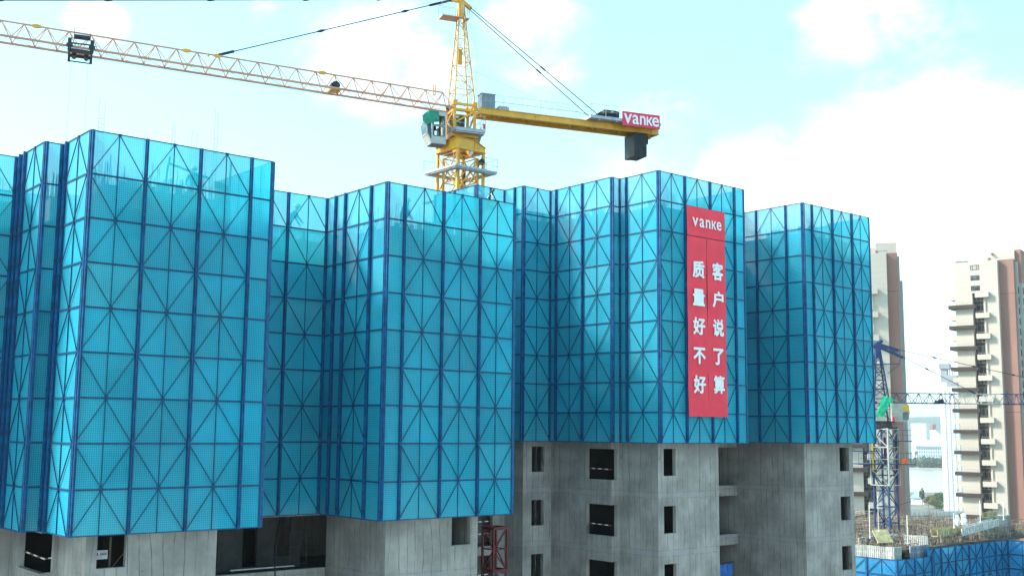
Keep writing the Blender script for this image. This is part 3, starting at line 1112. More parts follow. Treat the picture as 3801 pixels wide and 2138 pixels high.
for i, (x, y, zt, wd, lad) in enumerate([(16.07, 43, 62.72, .11, 1), (18.97, 43, 62.42, .05, 0), (20.78, 43, 63.2, .07, 1), (19.85, 43, 62.2, .11, 0), (17.84, 43, 61.75, .05, 0), (20.25, 43, 61.7, .10, 0)]):
    m = MB()
    for sx in (-wd, wd):
        m.tube((sx, 0, 0), (sx + .02, 0, zt - 58.8 - (.1 if sx > 0 else 0)), .0065, 4)
    n = 12 if lad else 3
    for k in range(n):
        z = 1.2 + k * .18 if lad else .5 + k * .3
        m.tube((-wd - .02, 0, z), (wd + .02, 0, z), .007, 4)
    tag(m.build('rebar_cage', 'rebar', None, (x, y, 58.8)), ['tall ladder-like rebar pair above the left corner of the largest screen', 'bare pair of thin bars above the second bay of the largest screen',
        'tallest ladder-like rebar pair above the third bay of the largest screen', 'short wide pair of bars left of the tallest rebar ladder',
        'shortest pair of bars just above the largest screen', 'low pair of bars close beside the tallest rebar ladder'][i], 'rebar', 'rebar pairs above the largest screen')

# ------------------------------------------------------------------ workers and odds and ends on the top decks, seen through the mesh
def person(label, loc, rz, bend=0.0, group='workers behind the mesh'):
    me = bpy.data.meshes.new('body')
    J = {'pelvis': (0, 0, .95, .13), 'waist': (0, .02, 1.12, .12), 'chest': (0, .0 - bend * .25, 1.36, .155), 'neck': (0, -bend * .35, 1.50, .06), 'head': (0, -bend * .42, 1.64, .095), 'crown': (0, -bend * .45, 1.73, .07),
         'shl': (-.19, -bend * .28, 1.42, .075), 'ell': (-.27, -.05 - bend * .4, 1.16, .05), 'wrl': (-.22, -.22 - bend * .4, .98, .035), 'hal': (-.20, -.29 - bend * .4, .93, .04),
         'shr': (.19, -bend * .28, 1.42, .075), 'elr': (.28, -.02 - bend * .4, 1.16, .05), 'wrr': (.26, -.16 - bend * .4, .95, .035), 'har': (.25, -.22 - bend * .4, .89, .04),
         'hil': (-.10, 0, .90, .10), 'knl': (-.12, -.05, .50, .068), 'anl': (-.12, .02, .09, .045), 'tol': (-.13, -.14, .04, .042),
         'hir': (.10, 0, .90, .10), 'knr': (.13, -.02, .50, .068), 'anr': (.14, .06, .09, .045), 'tor': (.15, -.10, .04, .042)}
    E_ = [('pelvis', 'waist'), ('waist', 'chest'), ('chest', 'neck'), ('neck', 'head'), ('head', 'crown'), ('chest', 'shl'), ('shl', 'ell'), ('ell', 'wrl'), ('wrl', 'hal'),
          ('chest', 'shr'), ('shr', 'elr'), ('elr', 'wrr'), ('wrr', 'har'), ('pelvis', 'hil'), ('hil', 'knl'), ('knl', 'anl'), ('anl', 'tol'), ('pelvis', 'hir'), ('hir', 'knr'), ('knr', 'anr'), ('anr', 'tor')]
    names = list(J)
    me.from_pydata([J[n][:3] for n in names], [(names.index(a), names.index(b)) for a, b in E_], [])
    o = bpy.data.objects.new('person', me)
    COL.objects.link(o)
    sk = o.modifiers.new('skin', 'SKIN')
    for n, v in zip(names, me.skin_vertices[0].data):
        v.radius = (J[n][3], J[n][3])
        v.use_root = n == 'pelvis'
    ss = o.modifiers.new('smooth', 'SUBSURF')
    ss.levels = ss.render_levels = 2
    dg = bpy.context.evaluated_depsgraph_get()
    body = bpy.data.meshes.new_from_object(o.evaluated_get(dg))
    bpy.data.objects.remove(o)
    body.materials.clear()
    for mt in ('jacket', 'skin', 'black'):
        body.materials.append(MAT[mt])
    for pl in body.polygons:
        c = pl.center
        hand = abs(c.x) > .15 and .80 < c.z < 1.0 and c.y < -.12
        pl.material_index = 1 if c.z > 1.53 or hand else (2 if c.z < .92 else 0)
        pl.use_smooth = True
    o = tag(link('person', body, None, loc, rz), label, 'person', group)
    hx, hy = 0, -bend * .44
    h = MB()
    for i in range(12):
        a0, a1 = 2 * pi * i / 12, 2 * pi * (i + 1) / 12
        pr = [(.150, 1.685), (.135, 1.72), (.12, 1.77), (.08, 1.82), (.0, 1.84)]
        for (r0, z0), (r1, z1) in zip(pr, pr[1:]):
            h.face([(hx + r0 * cos(a0), hy + r0 * sin(a0) * 1.15, z0), (hx + r0 * cos(a1), hy + r0 * sin(a1) * 1.15, z0), (hx + r1 * cos(a1), hy + r1 * sin(a1) * 1.15, z1), (hx + r1 * cos(a0), hy + r1 * sin(a0) * 1.15, z1)])
    smooth(h.build('helmet', 'helmet', o))
    return o


person('worker in dark jacket and yellow helmet behind the left bays of the middle block mesh', (28.9, 41.2, 58.6), .6, .5)
person('worker standing upright behind the third bay of the largest mesh screen', (19.3, 41.6, 58.6), -.5, .1)
person('worker in yellow helmet behind the mesh of the rightmost blue block', (59.3, 41.4, 61.42), .4, .3)
person('worker bending over behind the recessed dark mesh screen', (25.7, 45.6, 58.6), 1.2, .8)
for (p, q, lab) in (((18.0, 41.4, 58.9), (18.25, 41.5, 60.6), 'raking pole behind the third bay of the largest mesh screen'), ((18.2, 41.5, 60.35), (20.1, 41.9, 60.1), 'level pole tied behind the third bay of the largest mesh screen'),
                    ((20.6, 41.2, 58.6), (20.65, 41.2, 60.7), 'upright pole behind the right strip of the largest mesh screen'), ((47.2, 41.2, 61.6), (47.8, 41.4, 63.9), 'raking pole behind the bannered mesh screen')):
    m = MB()
    m.tube(Vector((0, 0, 0)), Vector(q) - Vector(p), .04, 6)
    tag(m.build('scaffold_pole', 'cable', None, p), lab, 'pole')
for (x, y, z, wd, h, rz, lab) in ((20.1, 41.3, 58.62, .75, 1.35, .2, 'dark formwork board leaning behind the right bay of the largest mesh screen'), (44.9, 48.0, 61.4, 1.0, .9, .3, 'dark formwork board behind the top of the back block mesh'),
                                  (16.9, 41.2, 58.62, .9, .75, -.1, 'low stack of boards behind the first bay of the largest mesh screen'), (42.2, 48.4, 61.42, .9, .7, .1, 'low bundle behind the single bay mesh screen'), (25.9, 46.4, 58.62, .8, .8, .4, 'dark sack pile behind the recessed mesh screen')):
    m = MB()
    m.hexa([(0, 0, 0), (wd, 0, 0), (wd, .12, 0), (0, .12, 0), (.12, .2, h), (wd + .1, .25, h * .93), (wd + .1, .33, h * .93), (.12, .28, h)])
    for k in range(3):
        m.bar((.05 + k * wd * .4, -.04, .02), (.15 + k * wd * .4, .17, h * .9), .05)
    tag(m.build('formwork_board', 'dark', None, (x, y, z), rz), lab, 'formwork board')

# ------------------------------------------------------------------ red banners
def cloth(x0, x1, z0, z1, amp, seed, th=.004):
    m = MB()
    nx, nz = max(4, int((x1 - x0) / .12)), max(4, int((z1 - z0) / .25))
    r = random.Random(seed)
    ph = [r.uniform(0, 6) for _ in range(4)]

    def y(u, v):
        return amp * (sin(u * 3.1 + ph[0] + v * .35) * .6 + sin(v * 1.3 + ph[1]) * .5 + sin(u * 6 + v * .8 + ph[2]) * .25 + .3 * sin(v * 5.5 + u * 2 + ph[3]) * sin(v * .9 + ph[1]))
    P = [[(x0 + (x1 - x0) * i / nx, y((x1 - x0) * i / nx, (z1 - z0) * j / nz), z0 + (z1 - z0) * j / nz) for j in range(nz + 1)] for i in range(nx + 1)]
    for i in range(nx):
        for j in range(nz):
            m.face([P[i][j], P[i + 1][j], P[i + 1][j + 1], P[i][j + 1]])
    return m


BY = 38.95
t = thing('banner', 'square red banner with a white company word at the top of the hung set', 'banner', (45.20, BY, 0))
smooth(cloth(0, 3.02, 60.44, 61.96, .020, 1).build('cloth', 'banner', t))
for ch, x0, x1, z0, z1 in (('v', .36, .80, 60.93, 61.38), ('a', .92, 1.30, 60.93, 61.38), ('n', 1.42, 1.78, 60.93, 61.38), ('\u043a', 1.90, 2.26, 60.93, 61.38), ('e', 2.30, 2.68, 60.93, 61.38)):
    letter(ch, t, x0, x1, z0, z1, -.055, .010)
t = thing('banner', 'long red banner strip beside the left edge, ending in a repeated bottom character', 'banner', (45.18, BY, 0))
smooth(cloth(0, 1.53, 51.33, 60.40, .022, 2).build('cloth', 'banner', t))
for ch, z0, z1 in zip('\u8d28\u91cf\u597d\u4e0d\u597d', (58.30, 56.88, 55.42, 53.95, 52.48), (59.18, 57.74, 56.30, 54.78, 53.38)):
    letter(ch, t, .34, 1.28, z0, z1, -.055, .032)
t = thing('banner', 'long red banner strip nearest the plain mesh, right of its twin strip', 'banner', (46.73, BY - .012, 0))
smooth(cloth(0, 1.49, 51.33, 60.40, .022, 3).build('cloth', 'banner', t))
for ch, z0, z1 in zip('\u5ba2\u6237\u8bf4\u4e86\u7b97', (58.30, 56.90, 55.42, 53.96, 52.50), (59.22, 57.74, 56.30, 54.80, 53.42)):
    letter(ch, t, .34, 1.22 if ch != '\u4e86' else 1.16, z0, z1, -.055, .032)

settle(_mark, Matrix.Translation((0, 0, -2.08)) @ Matrix.Diagonal((1, 1, 1.0304, 1)))

# ------------------------------------------------------------------ yellow tower crane
_mark = tops_now()
CR = (41.97, 53.84)
CRZ = -radians(18.54)
crane = thing('tower_crane', 'yellow hammerhead tower crane rising behind the middle blue block', 'tower crane', (CR[0], CR[1], 0), CRZ)
MROT = Matrix.Rotation(radians(18.54), 4, 'Z')        # mast stands square to the buildings


def rails(m, pts, z, h, r=.016, mids=(.5,), step=1.0, closed=False, toe=0.0):
    """handrail along plan points at deck height z"""
    P = [Vector((p[0], p[1], p[2] if len(p) > 2 else z)) for p in pts]
    if closed:
        P.append(P[0])
    H = Vector((0, 0, h))
    for a, b in zip(P, P[1:]):
        L = (b - a).length
        n = max(1, round(L / step))
        m.tube(a + H, b + H, r, 5)
        for f in mids:
            m.tube(a + H * f, b + H * f, r * .8, 5)
        for i in range(n + 1):
            p = a + (b - a) * (i / n)
            m.tube(p, p + H, r, 5)
        if toe:
            m.bar(a + Vector((0, 0, toe / 2)), b + Vector((0, 0, toe / 2)), .02, toe)


# mast and climbing cage
m = MB()
m.T = MROT
lattice(m, .72, -9.6, 66.6, 52, .13, .06)
m.build('mast', 'yellow', crane)
m = MB()
m.T = MROT
H = .965
for c in ((-H, -H), (H, -H), (H, H), (-H, H)):
    m.bar((*c, 60.6), (*c, 66.92), .15)
cs = [(-H, -H), (H, -H), (H, H), (-H, H)]
for z in (60.7, 62.5, 64.35):
    for i in range(4):
        m.bar((*cs[i], z), (*cs[(i + 1) % 4], z), .08)
for (za, zb) in ((60.7, 62.5), (62.5, 64.3), (64.4, 66.7)):
    for i in range(4):
        a, b = cs[i], cs[(i + 1) % 4]
        mid = ((a[0] + b[0]) / 2, (a[1] + b[1]) / 2)
        m.bar((*a, za), (*mid, (za + zb) / 2 + .15), .065)
        m.bar((*a, zb), (*b, za + .2), .065)
        m.bar((*b, zb), (*mid, (za + zb) / 2 + .15), .065)
m.bar((-.5, -.5, 64.9), (.6, .4, 65.05), .5, .12)
m.build('climbing_cage', 'yellow', crane)
m = MB()
m.T = MROT
m.tube((.35, .1, 61), (.35, .1, 66), .11, 8)
m.tube((.35, .1, 61), (.35, .1, 63.5), .16, 8)
m.build('hydraulic_ram', 'hoist_red', crane)

# cross beams under the slewing ring, tapering to two of the corners
m = MB()
m.T = MROT
q = 1.04
C4 = [(-q, -q, 1), (q, -q, 0), (q, q, 1), (-q, q, 0)]
for i in range(4):
    a, b = C4[i], C4[(i + 1) % 4]
    A_, B_ = Vector((a[0], a[1], 0)), Vector((b[0], b[1], 0))
    ctr = Vector((0, 0, 0))
    d = (B_ - A_).normalized()
    nrm = Vector((d.y, -d.x, 0))
    hi, lo = (A_, B_) if a[2] else (B_, A_)
    k = hi + (lo - hi) * .62

    def col(p, z):
        return Vector((p.x, p.y, z))
    for off in (.0, -.16):
        o = nrm * off
        m.face([col(hi + o, 66.92), col(k + o, 66.92), col(k + o, 67.55), col(hi + o, 67.55)])
        m.face([col(k + o, 66.92), col(lo + o, 66.92), col(lo + o, 67.22), col(k + o, 67.55)])
    for (p0, p1, za, zb) in ((hi, k, 67.55, 67.55), (k, lo, 67.55, 67.22), (hi, lo, 66.92, 66.92)):
        m.face([col(p0 + nrm * .05, za + .001), col(p1 + nrm * .05, zb + .001), col(p1 - nrm * .2, zb + .001), col(p0 - nrm * .2, za + .001)])
        m.bar(col(p0, za) + nrm * .03, col(p1, zb) + nrm * .03, .10, .035)
    m.bar(col(k, 66.94) + nrm * .02, col(k, 67.53) + nrm * .02, .03, .05)
m.box(-.2, .2, -1.0, 1.0, 67.05, 67.5)
m.build('support_frame', 'yellow', crane)

# walkway round the cage
m = MB()
m.T = MROT
W_ = 1.56
for (x0, x1, y0, y1) in ((-W_, W_, -W_, -1.06), (-W_, W_, 1.06, W_), (-W_, -1.06, -1.06, 1.06), (1.06, W_, -1.06, 1.06)):
    m.box(x0, x1, y0, y1, 65.66, 65.70)
    m.box(x0 + .05, x1 - .05, y0 + .05, y1 - .05, 65.60, 65.655)
ring = [(-W_, -W_), (W_, -W_), (W_, W_), (-W_, W_)]
for i in range(4):
    m.bar((*ring[i], 65.74), (*ring[(i + 1) % 4], 65.73), .025, .11)
m.build('lower_walkway', 'galv', crane)
m = MB()
m.T = MROT
rails(m, [(-W_, .5), (-W_, W_), (W_, W_), (W_, -W_), (-.2, -W_)], 65.7, .80, .015)
m.build('walkway_railing', 'rail', crane)
m = MB()
m.T = MROT
rails(m, [(-W_, -.3), (-W_, -W_ + .2)], 65.7, .8, .015)
m.build('walkway_railing', 'rail', crane)
m = MB()
m.T = MROT
for i in (0, 3):
    m.bar((*ring[i], 63.9), (*ring[(i + 1) % 4], 63.9), .45, .06)
    m.bar((*ring[i], 64.0), (*ring[(i + 1) % 4], 64.0), .03, .16)
m.build('bottom_walkway', 'galv', crane)

# slewing ring and upper frame
m = MB()
m.tube((0, 0, 67.56), (0, 0, 67.74), .72, 20)
m.tube((0, 0, 67.74), (0, 0, 67.95), .58, 20)
m.build('slewing_ring', 'black', crane)
m = MB()
m.box(-.80, .82, -.72, -.58, 67.76, 68.06)
m.box(-.80, .82, .58, .72, 67.76, 68.06)
m.box(-.80, -.62, -.58, .58, 67.76, 68.06)
m.box(.62, .82, -.58, .58, 67.76, 68.06)
U = .63
for (x, y) in ((-U, -U), (U, -U), (U, U), (-U, U)):
    m.bar((x, y, 68.06), (x, y, 69.85), .15)
for z in (69.42, 69.76):
    m.bar((-U, -U, z), (U, -U, z), .12, .14)
    m.bar((-U, U, z), (U, U, z), .12, .14)
    m.bar((-U, -U, z), (-U, U, z), .12, .14)
    m.bar((U, -U, z), (U, U, z), .12, .14)
m.bar((-U, -U, 68.6), (U, -U, 69.4), .10)
m.bar((-U, U, 69.4), (U, U, 68.1), .09)
m.bar((-U, -U, 69.4), (-U, U, 68.9), .10)
m.bar((-U, -U, 68.1), (-U, U, 68.9), .10)
m.bar((U, -U, 69.3), (U, U, 68.2), .09)
for (x, y) in ((-U, -U), (U, -U), (U, U), (-U, U)):
    m.box(x - .13, x + .13, y - .11, y + .11, 69.66, 69.95)
m.bar((U, -U, 69.2), (U + .5, -U, 69.5), .1)
m.build('slewing_frame', 'yellow', crane)
m = MB()
m.tube((.05, .05, 68.06), (.05, .05, 68.55), .20, 12)
m.tube((.05, .05, 68.55), (.05, .05, 69.0), .14, 12)
m.tube((.05, .05, 69.0), (.05, .05, 69.2), .18, 12)
m.tube((-.3, .2, 68.06), (-.3, .2, 68.4), .15, 12)
m.box(.2, .5, .2, .5, 68.06, 68.5)
m.build('slewing_motor', 'black', crane)

# service platform with railing
m = MB()
m.box(-.80, 1.06, -1.28, -.74, 67.98, 68.02)
m.box(.84, 1.2, -.74, .9, 67.98, 68.02)
m.box(-.76, 1.0, -1.24, -.78, 67.90, 67.975)
m.bar((-.80, -1.28, 68.08), (1.08, -1.28, 68.08), .03, .2)
m.bar((1.08, -1.28, 68.08), (1.22, .9, 68.08), .03, .2)
m.bar((-.80, -1.28, 68.08), (-.9, -.6, 68.08), .03, .2)
m.bar((.9, -.7, 67.9), (1.3, .8, 67.8), .3, .06)
m.build('service_platform', 'galv', crane)
m = MB()
rails(m, [(-1.0, -.75), (-.80, -1.28), (1.08, -1.28), (1.22, .9)], 68.0, .92, .018, step=.9)
m.bar((1.09, -1.2, 68.9), (1.2, .6, 68.1), .025)
m.build('platform_railing', 'rail', crane)
m = MB()
m.box(.92, 1.05, -1.31, -1.29, 68.2, 68.52)
m.build('warning_plate', 'sign_red', crane)

# cat head
m = MB()
AP = Vector((-.10, 0, 76.35))
base = [Vector((-U, -U, 69.9)), Vector((U, -U, 69.9)), Vector((U, U, 69.9)), Vector((-U, U, 69.9))]
top = [Vector((-.24, -.12, 76.2)), Vector((.02, -.12, 76.2)), Vector((.02, .12, 76.2)), Vector((-.24, .12, 76.2))]
for a, b in zip(base, top):
    m.bar(a, b, .065)
fr = [0, .13, .26, .40, .54, .67, .79, .89]
for k, f in enumerate(fr):
    for i in range(4):
        a = base[i].lerp(top[i], f)
        b = base[(i + 1) % 4].lerp(top[(i + 1) % 4], f)
        if k:
            m.bar(a, b, .032)
        if k + 1 < len(fr):
            j = (i + 1) % 4 if k % 2 else i
            jj = i if k % 2 else (i + 1) % 4
            m.bar(base[j].lerp(top[j], f), base[jj].lerp(top[jj], fr[k + 1]), .030)
m.box(-.27, .05, -.16, .16, 75.3, 76.55)
m.bar((-.1, 0, 76.4), (.55, 0, 75.95), .22, .2)
m.bar((-.1, 0, 76.4), (-.75, 0, 76.32), .16, .2)
m.box(-.35, -.1, -.32, -.2, 72.3, 73.25)
m.build('cat_head', 'yellow', crane)
m = MB()
for sx in (-.13, .13):
    m.bar((.62, sx, 69.9), (.12, sx, 75.6), .022)
for k in range(26):
    f = (k + .5) / 26
    x = .62 + (.12 - .62) * f
    z = 69.9 + 5.7 * f
    m.tube((x, -.13, z), (x, .13, z), .009, 4)
for k in range(4):
    f = .38 + k * .165
    x = .62 - .5 * f
    z = 69.9 + 5.7 * f
    pts = [Vector((x, 0, z)) + Vector((.30 - .30 * cos(a), .26 * sin(a), 0)) + Vector((.03, 0, 0)) for a in [i * pi / 6 for i in range(-6, 7)]]
    pts = [Vector((x + .58 * (1 - ((i - 6) / 6) ** 2), .26 * sin((i - 6) / 6 * pi / 2), z)) for i in range(13)]
    m.path(pts, .010, 4)
m.tube((.62 - .5 * .38 + .58, 0, 69.9 + 5.7 * .38), (.62 - .5 * .875 + .58, 0, 69.9 + 5.7 * .875), .010, 4)
m.build('caged_ladder', 'rail', crane)
m = MB()
m.box(-1.40, -.28, -.42, .42, 75.16, 75.22)
m.box(.08, .3, -.42, .42, 75.16, 75.22)
m.build('top_platform', 'jib', crane)
m = MB()
rails(m, [(-.2, -.42), (-1.4, -.42), (-1.4, .42), (.3, .42), (.3, -.42), (-.1, -.42)], 75.2, .85, .013, step=.45)
m.build('top_railing', 'rail', crane)

# jib
def jz(s):
    return 69.56 + (-s - 1.3) * .0360


JW, JH, BAY = .60, .97, 1.096
m = MB()
S1 = -46.5
m.tube((-.65, -JW, jz(-.65)), (S1, -JW, jz(S1)), .068, 6)
m.tube((-.65, JW, jz(-.65)), (S1, JW, jz(S1)), .068, 6)
m.tube((-1.18, 0, jz(-1.18) + JH), (S1, 0, jz(S1) + JH), .048, 6)
n = int((-1.18 - S1) / BAY)
for k in range(n):
    s = -1.18 - k * BAY
    ap = Vector((s, 0, jz(s) + JH))
    for e in (-.52, .52):
        b = s + e * BAY
        if b > -.66:
            b = -.7
        for sy in (-JW, JW):
            m.tube(ap, (b, sy, jz(b)), .030, 5)
    b0 = s - .52 * BAY
    m.tube((b0, -JW, jz(b0)), (b0, JW, jz(b0)), .02, 5)
    b1 = s + .48 * BAY
    if k % 2:
        m.tube((b0, -JW, jz(b0)), (b1, JW, jz(b1)), .016, 5)
    else:
        m.tube((b0, JW, jz(b0)), (b1, -JW, jz(b1)), .016, 5)
m.bar((-.65, -JW, jz(-.65)), (-U, -U, 69.6), .1)
m.bar((-.65, JW, jz(-.65)), (-U, U, 69.6), .1)
m.build('jib', 'jib', crane)
for s in (-23.6, -16.0, -14.32, -8.45, -32.0, -40.0):
    m = MB()
    z = jz(s) + JH
    for i in range(8):
        a, b = -.24 + i * .06, -.18 + i * .06
        ha, hb = .085 * sqrt(max(0, 1 - (a / .245) ** 2)) + .012, .085 * sqrt(max(0, 1 - (b / .245) ** 2)) + .012
        m.hexa([(s + a, -.06, z - ha), (s + b, -.06, z - hb), (s + b, .06, z - hb), (s + a, .06, z - ha),
                (s + a, -.06, z + ha), (s + b, -.06, z + hb), (s + b, .06, z + hb), (s + a, .06, z + ha)])
    m.build('splice_plate', 'yellow', crane)
m = MB()
for s, h in ((-19.15, .2), (-10.3, .2)):
    m.tube((s, 0, jz(s) + JH), (s, 0, jz(s) + JH + h), .02, 5)
for dx in (-.09, .03):
    s = -1.72 + dx
    m.bar((s, -.1, jz(s) + JH - .28), (s, -.1, jz(s) + JH + .38), .05)
m.bar((-1.83, -.1, jz(-1.8) + JH - .28), (-1.68, -.1, jz(-1.8) + JH - .28), .06)
s = -14.85
m.tube((s, -.1, jz(s) + JH - .16), (s, -.1, jz(s) + JH - .02), .06, 8)
m.build('jib_fitting', 'yellow', crane)
# trolley winch inside the jib
w0 = thing('trolley_winch', 'dark winch drum seated inside the orange jib truss', 'winch', (CR[0], CR[1], 0), CRZ)
m = MB()
m.tube((-7.72, -.35, jz(-7.7) + .28), (-7.72, .25, jz(-7.7) + .28), .24, 14)
m.tube((-7.72, -.5, jz(-7.7) + .30), (-7.72, -.35, jz(-7.7) + .30), .15, 12)
m.box(-7.98, -7.9, -.3, .3, jz(-7.9) + .04, jz(-7.9) + .4)
m.build('drum', 'black', w0)
m = MB()
m.box(-8.02, -7.42, -.42, .35, jz(-7.9) - .01, jz(-7.9) + .04)
m.bar((-8.0, -JW, jz(-8)), (-8.0, JW, jz(-8)), .1, .08)
m.bar((-7.5, -JW, jz(-7.5)), (-7.5, JW, jz(-7.5)), .1, .08)
m.build('bed', 'yellow', w0)

# pendant bars with link plates
def pendant(name, pts, beads, ends, r=.03, mat='cable', parent=None, br=.09):
    m = MB()
    P = [Vector(p) for p in pts]
    m.path(P, r, 6)
    d = (P[-1] - P[0]).normalized()
    L = (P[-1] - P[0]).length
    for f in beads:
        c = P[0].lerp(P[-1], f)
        m.tube(c - d * .28, c, .035, 8, br)
        m.tube(c, c + d * .28, br, 8, .035)
    for (f0, f1) in ends:
        m.tube(P[0].lerp(P[-1], f0), P[0].lerp(P[-1], f1), br * .9, 8)
    return m.build(name, mat, parent or crane)


def on_line(s0, z0, s1, z1, s):
    return (s - s0) / (s1 - s0)


pa, pb = (-14.34, 0, jz(-14.34) + JH + .03), (-.75, 0, 76.32)
pendant('inner_pendant', [pa, pb], [on_line(*pa[::2], *pb[::2], s) for s in (-8.61, -3.63)], [(.005, .065), (.90, 1.0)])
qa, qb = (-31.0, 0, jz(-31) + JH), (-.5, 0, 76.44)
qm = []
for i in range(13):
    f = i / 12
    p = Vector(qa).lerp(Vector(qb), f)
    qm.append(p + Vector((0, 0, -.03 * 4 * f * (1 - f))))
m = MB()
m.path(qm, .032, 6)
for s in (-25.5, -20.21, -14.89, -9.6, -5.3):
    f = (s + 31) / 30.5
    p = Vector(qa).lerp(Vector(qb), f) + Vector((0, 0, -.03 * 4 * f * (1 - f)))
    d = Vector((1, 0, .09))
    m.tube(p - d * .25, p, .035, 8, .085)
    m.tube(p, p + d * .25, .085, 8, .035)
m.build('outer_pendant', 'cable', crane)

# counter jib
CZ0, CZ1 = 69.33, 69.72
m = MB()
for y in (-.56, .56):
    for (xa, xb) in ((.7, 1.02), (1.02, 13.15)):
        m.box(xa, xb, y - .03, y + .03, CZ0 + .03, CZ1 - .03) if xa > 1 else m.bar((xa, y, 69.6), (xb, y, 69.5), .16, .18)
    m.box(1.0, 13.17, y - .10, y + .10, CZ1 - .03, CZ1)
    m.box(1.0, 13.17, y - .10, y + .10, CZ0, CZ0 + .03)
    m.box(1.0, 1.35, y - .036, y + .036, CZ0 + .03, CZ1 - .03)
    for x in (9.9, 4.6, 12.6):
        m.box(x, x + .04, y - .09, y + .09, CZ0 + .03, CZ1 - .03)
for k in range(15):
    x = 1.3 + k * .78
    m.bar((x, -.5, CZ0 + .1), (x + .78, .5, CZ0 + .1) if k % 2 else (x, .5, CZ0 + .1), .05)
    if k % 2 == 0:
        m.bar((x, .5, CZ0 + .1), (x + .78, -.5, CZ0 + .1), .05)
m.box(13.1, 13.17, -.45, .45, CZ0 + .05, CZ1 - .05)
m.bar((12.5, .6, 69.15), (13.15, -.55, 69.36), .05)
m.build('counter_jib', 'yellow', crane)
m = MB()
m.box(1.36, 8.3, -.44, .44, CZ1 - .10, CZ1 - .04)
m.box(1.36, 9.5, -.44, -.36, CZ0 + .08, CZ1 - .1)
m.build('deck', 'yellow', crane)
m = MB()
z = CZ1
rails(m, [(.95, -.62), (1.3, -.62), (4.9, -.62)], z, .86, .014, step=1.15)
m.build('walkway_railing', 'rail', crane)
m = MB()
rails(m, [(4.95, -.62), (8.15, -.62)], z, .86, .014, step=1.1)
m.build('walkway_railing', 'rail', crane)
m = MB()
rails(m, [(1.3, .62), (8.15, .62)], z, .86, .013, step=1.15)
m.build('walkway_railing', 'rail', crane)
m = MB()
m.box(8.05, 12.95, -1.22, 1.2, 69.74, 69.80)
m.box(8.05, 12.95, -1.25, -1.22, 69.74, 69.92)
m.box(8.02, 8.05, -1.25, 1.2, 69.74, 69.92)
for x in (8.6, 9.8, 11.1, 12.4, 12.8):
    m.box(x, x + .07, -1.2, 1.15, 69.66, 69.74)
m.build('rear_platform', 'galv', crane)
m = MB()
rails(m, [(8.05, .9), (8.05, -1.22), (10.1, -1.22)], 69.8, .84, .016, step=.98)
rails(m, [(8.35, 1.18), (13.3, 1.18)], 69.8, .84, .013, step=1.2)
m.build('rear_railing', 'rail', crane)
m = MB()
m.box(1.12, 1.98, -.50, .2, CZ1, 70.63)
m.box(1.07, 2.03, -.55, .25, 70.63, 70.66)
cab_ = m.build('electrical_cabinet', 'cabinet', crane)
m = MB()
m.box(1.17, 1.535, -.515, -.501, CZ1 + .05, 70.58)
m.box(1.555, 1.93, -.515, -.501, CZ1 + .05, 70.58)
m.box(1.49, 1.51, -.53, -.516, 70.05, 70.2)
m.build('cabinet_door', 'cabinet', cab_)
m = MB()
m.box(2.25, 2.92, -.45, .1, CZ1, 69.98)
m.box(2.3, 2.87, -.40, .05, 69.98, 70.03)
for k in range(6):
    m.box(2.3 + k * .1, 2.34 + k * .1, -.462, -.451, CZ1 + .04, 69.94)
m.build('resistor_box', 'rail', crane)
m = MB()
m.tube((8.95, -.75, 70.06), (8.95, .55, 70.06), .25, 18)
m.tube((9.35, -.7, 70.02), (9.95, -.7, 70.02), .20, 14)
m.box(9.05, 10.05, -.9, .5, 69.8, 69.98)
m.box(9.15, 10.0, -.85, .3, 70.22, 70.48)
m.box(9.9, 10.15, -.95, .4, 70.05, 70.42)
m.build('hoist_winch', 'black', crane)
m = MB()
m.box(9.6, 9.8, -.86, -.851, 70.32, 70.44)
m.build('nameplate', 'rail', crane)
m = MB()
for y in (-.5, .5):
    m.tube((.45, y * .25, 76.0), (9.55, y, 69.75), .026, 6)
    a, b = Vector((.45, y * .25, 76.0)), Vector((9.55, y, 69.75))
    c = a.lerp(b, .52)
    d = (b - a).normalized()
    m.tube(c - d * .2, c + d * .2, .05, 6)
m.build('tie_rod', 'cable', crane)
m = MB()
m.path([Vector((.6, .1, 72.2)), Vector((5, 0, 70.85)), Vector((8.3, -.5, 70.1))], .008, 4)
m.path([Vector((.3, -.3, 70.5)), Vector((1.1, -.5, 70.3)), Vector((2.3, -.55, 70.55))], .010, 4)
m.build('signal_wire', 'wire', crane)
for i, (x0, x1, z0) in enumerate(((11.37, 11.66, 67.80), (11.69, 11.95, 67.82), (11.98, 12.24, 67.82))):
    m = MB()
    m.box(x0, x1, -.66, .66, z0, 69.30)
    for (a, b) in ((-.66, -.62), (.62, .66)):
        m.box(x0 - .02, x0, a, b, z0, 69.3)
    m.box(x0 - .02, x0, -.62, .62, z0, z0 + .04)
    m.build('counterweight', 'cw', crane)
m = MB()
m.box(12.28, 12.55, -.3, .58, 68.75, 69.30)
m.build('small_counterweight', 'cw', crane)

# sign board on the counter jib
sg = thing('sign_board', 'red sign board with white lettering on the crane counter jib', 'sign', (CR[0], CR[1], 0), CRZ)
m = MB()
m.box(10.17, 12.83, -1.32, -1.28, 69.48, 70.38)
m.build('board', 'sign_red', sg)
m = MB()
for x in (10.3, 11.5, 12.7):
    m.box(x, x + .04, -1.275, -1.255, 69.6, 70.34)
m.build('bracket', 'galv', sg)
for ch, x0, x1, z0, z1 in (('v', 10.27, 10.83, 69.60, 70.24), ('a', 10.87, 11.33, 69.62, 70.22), ('n', 11.40, 11.80, 69.63, 70.21), ('\u043a', 11.87, 12.30, 69.63, 70.21), ('e', 12.27, 12.75, 69.62, 70.22)):
    letter(ch, sg, x0, x1, z0, z1, -1.33, .012)

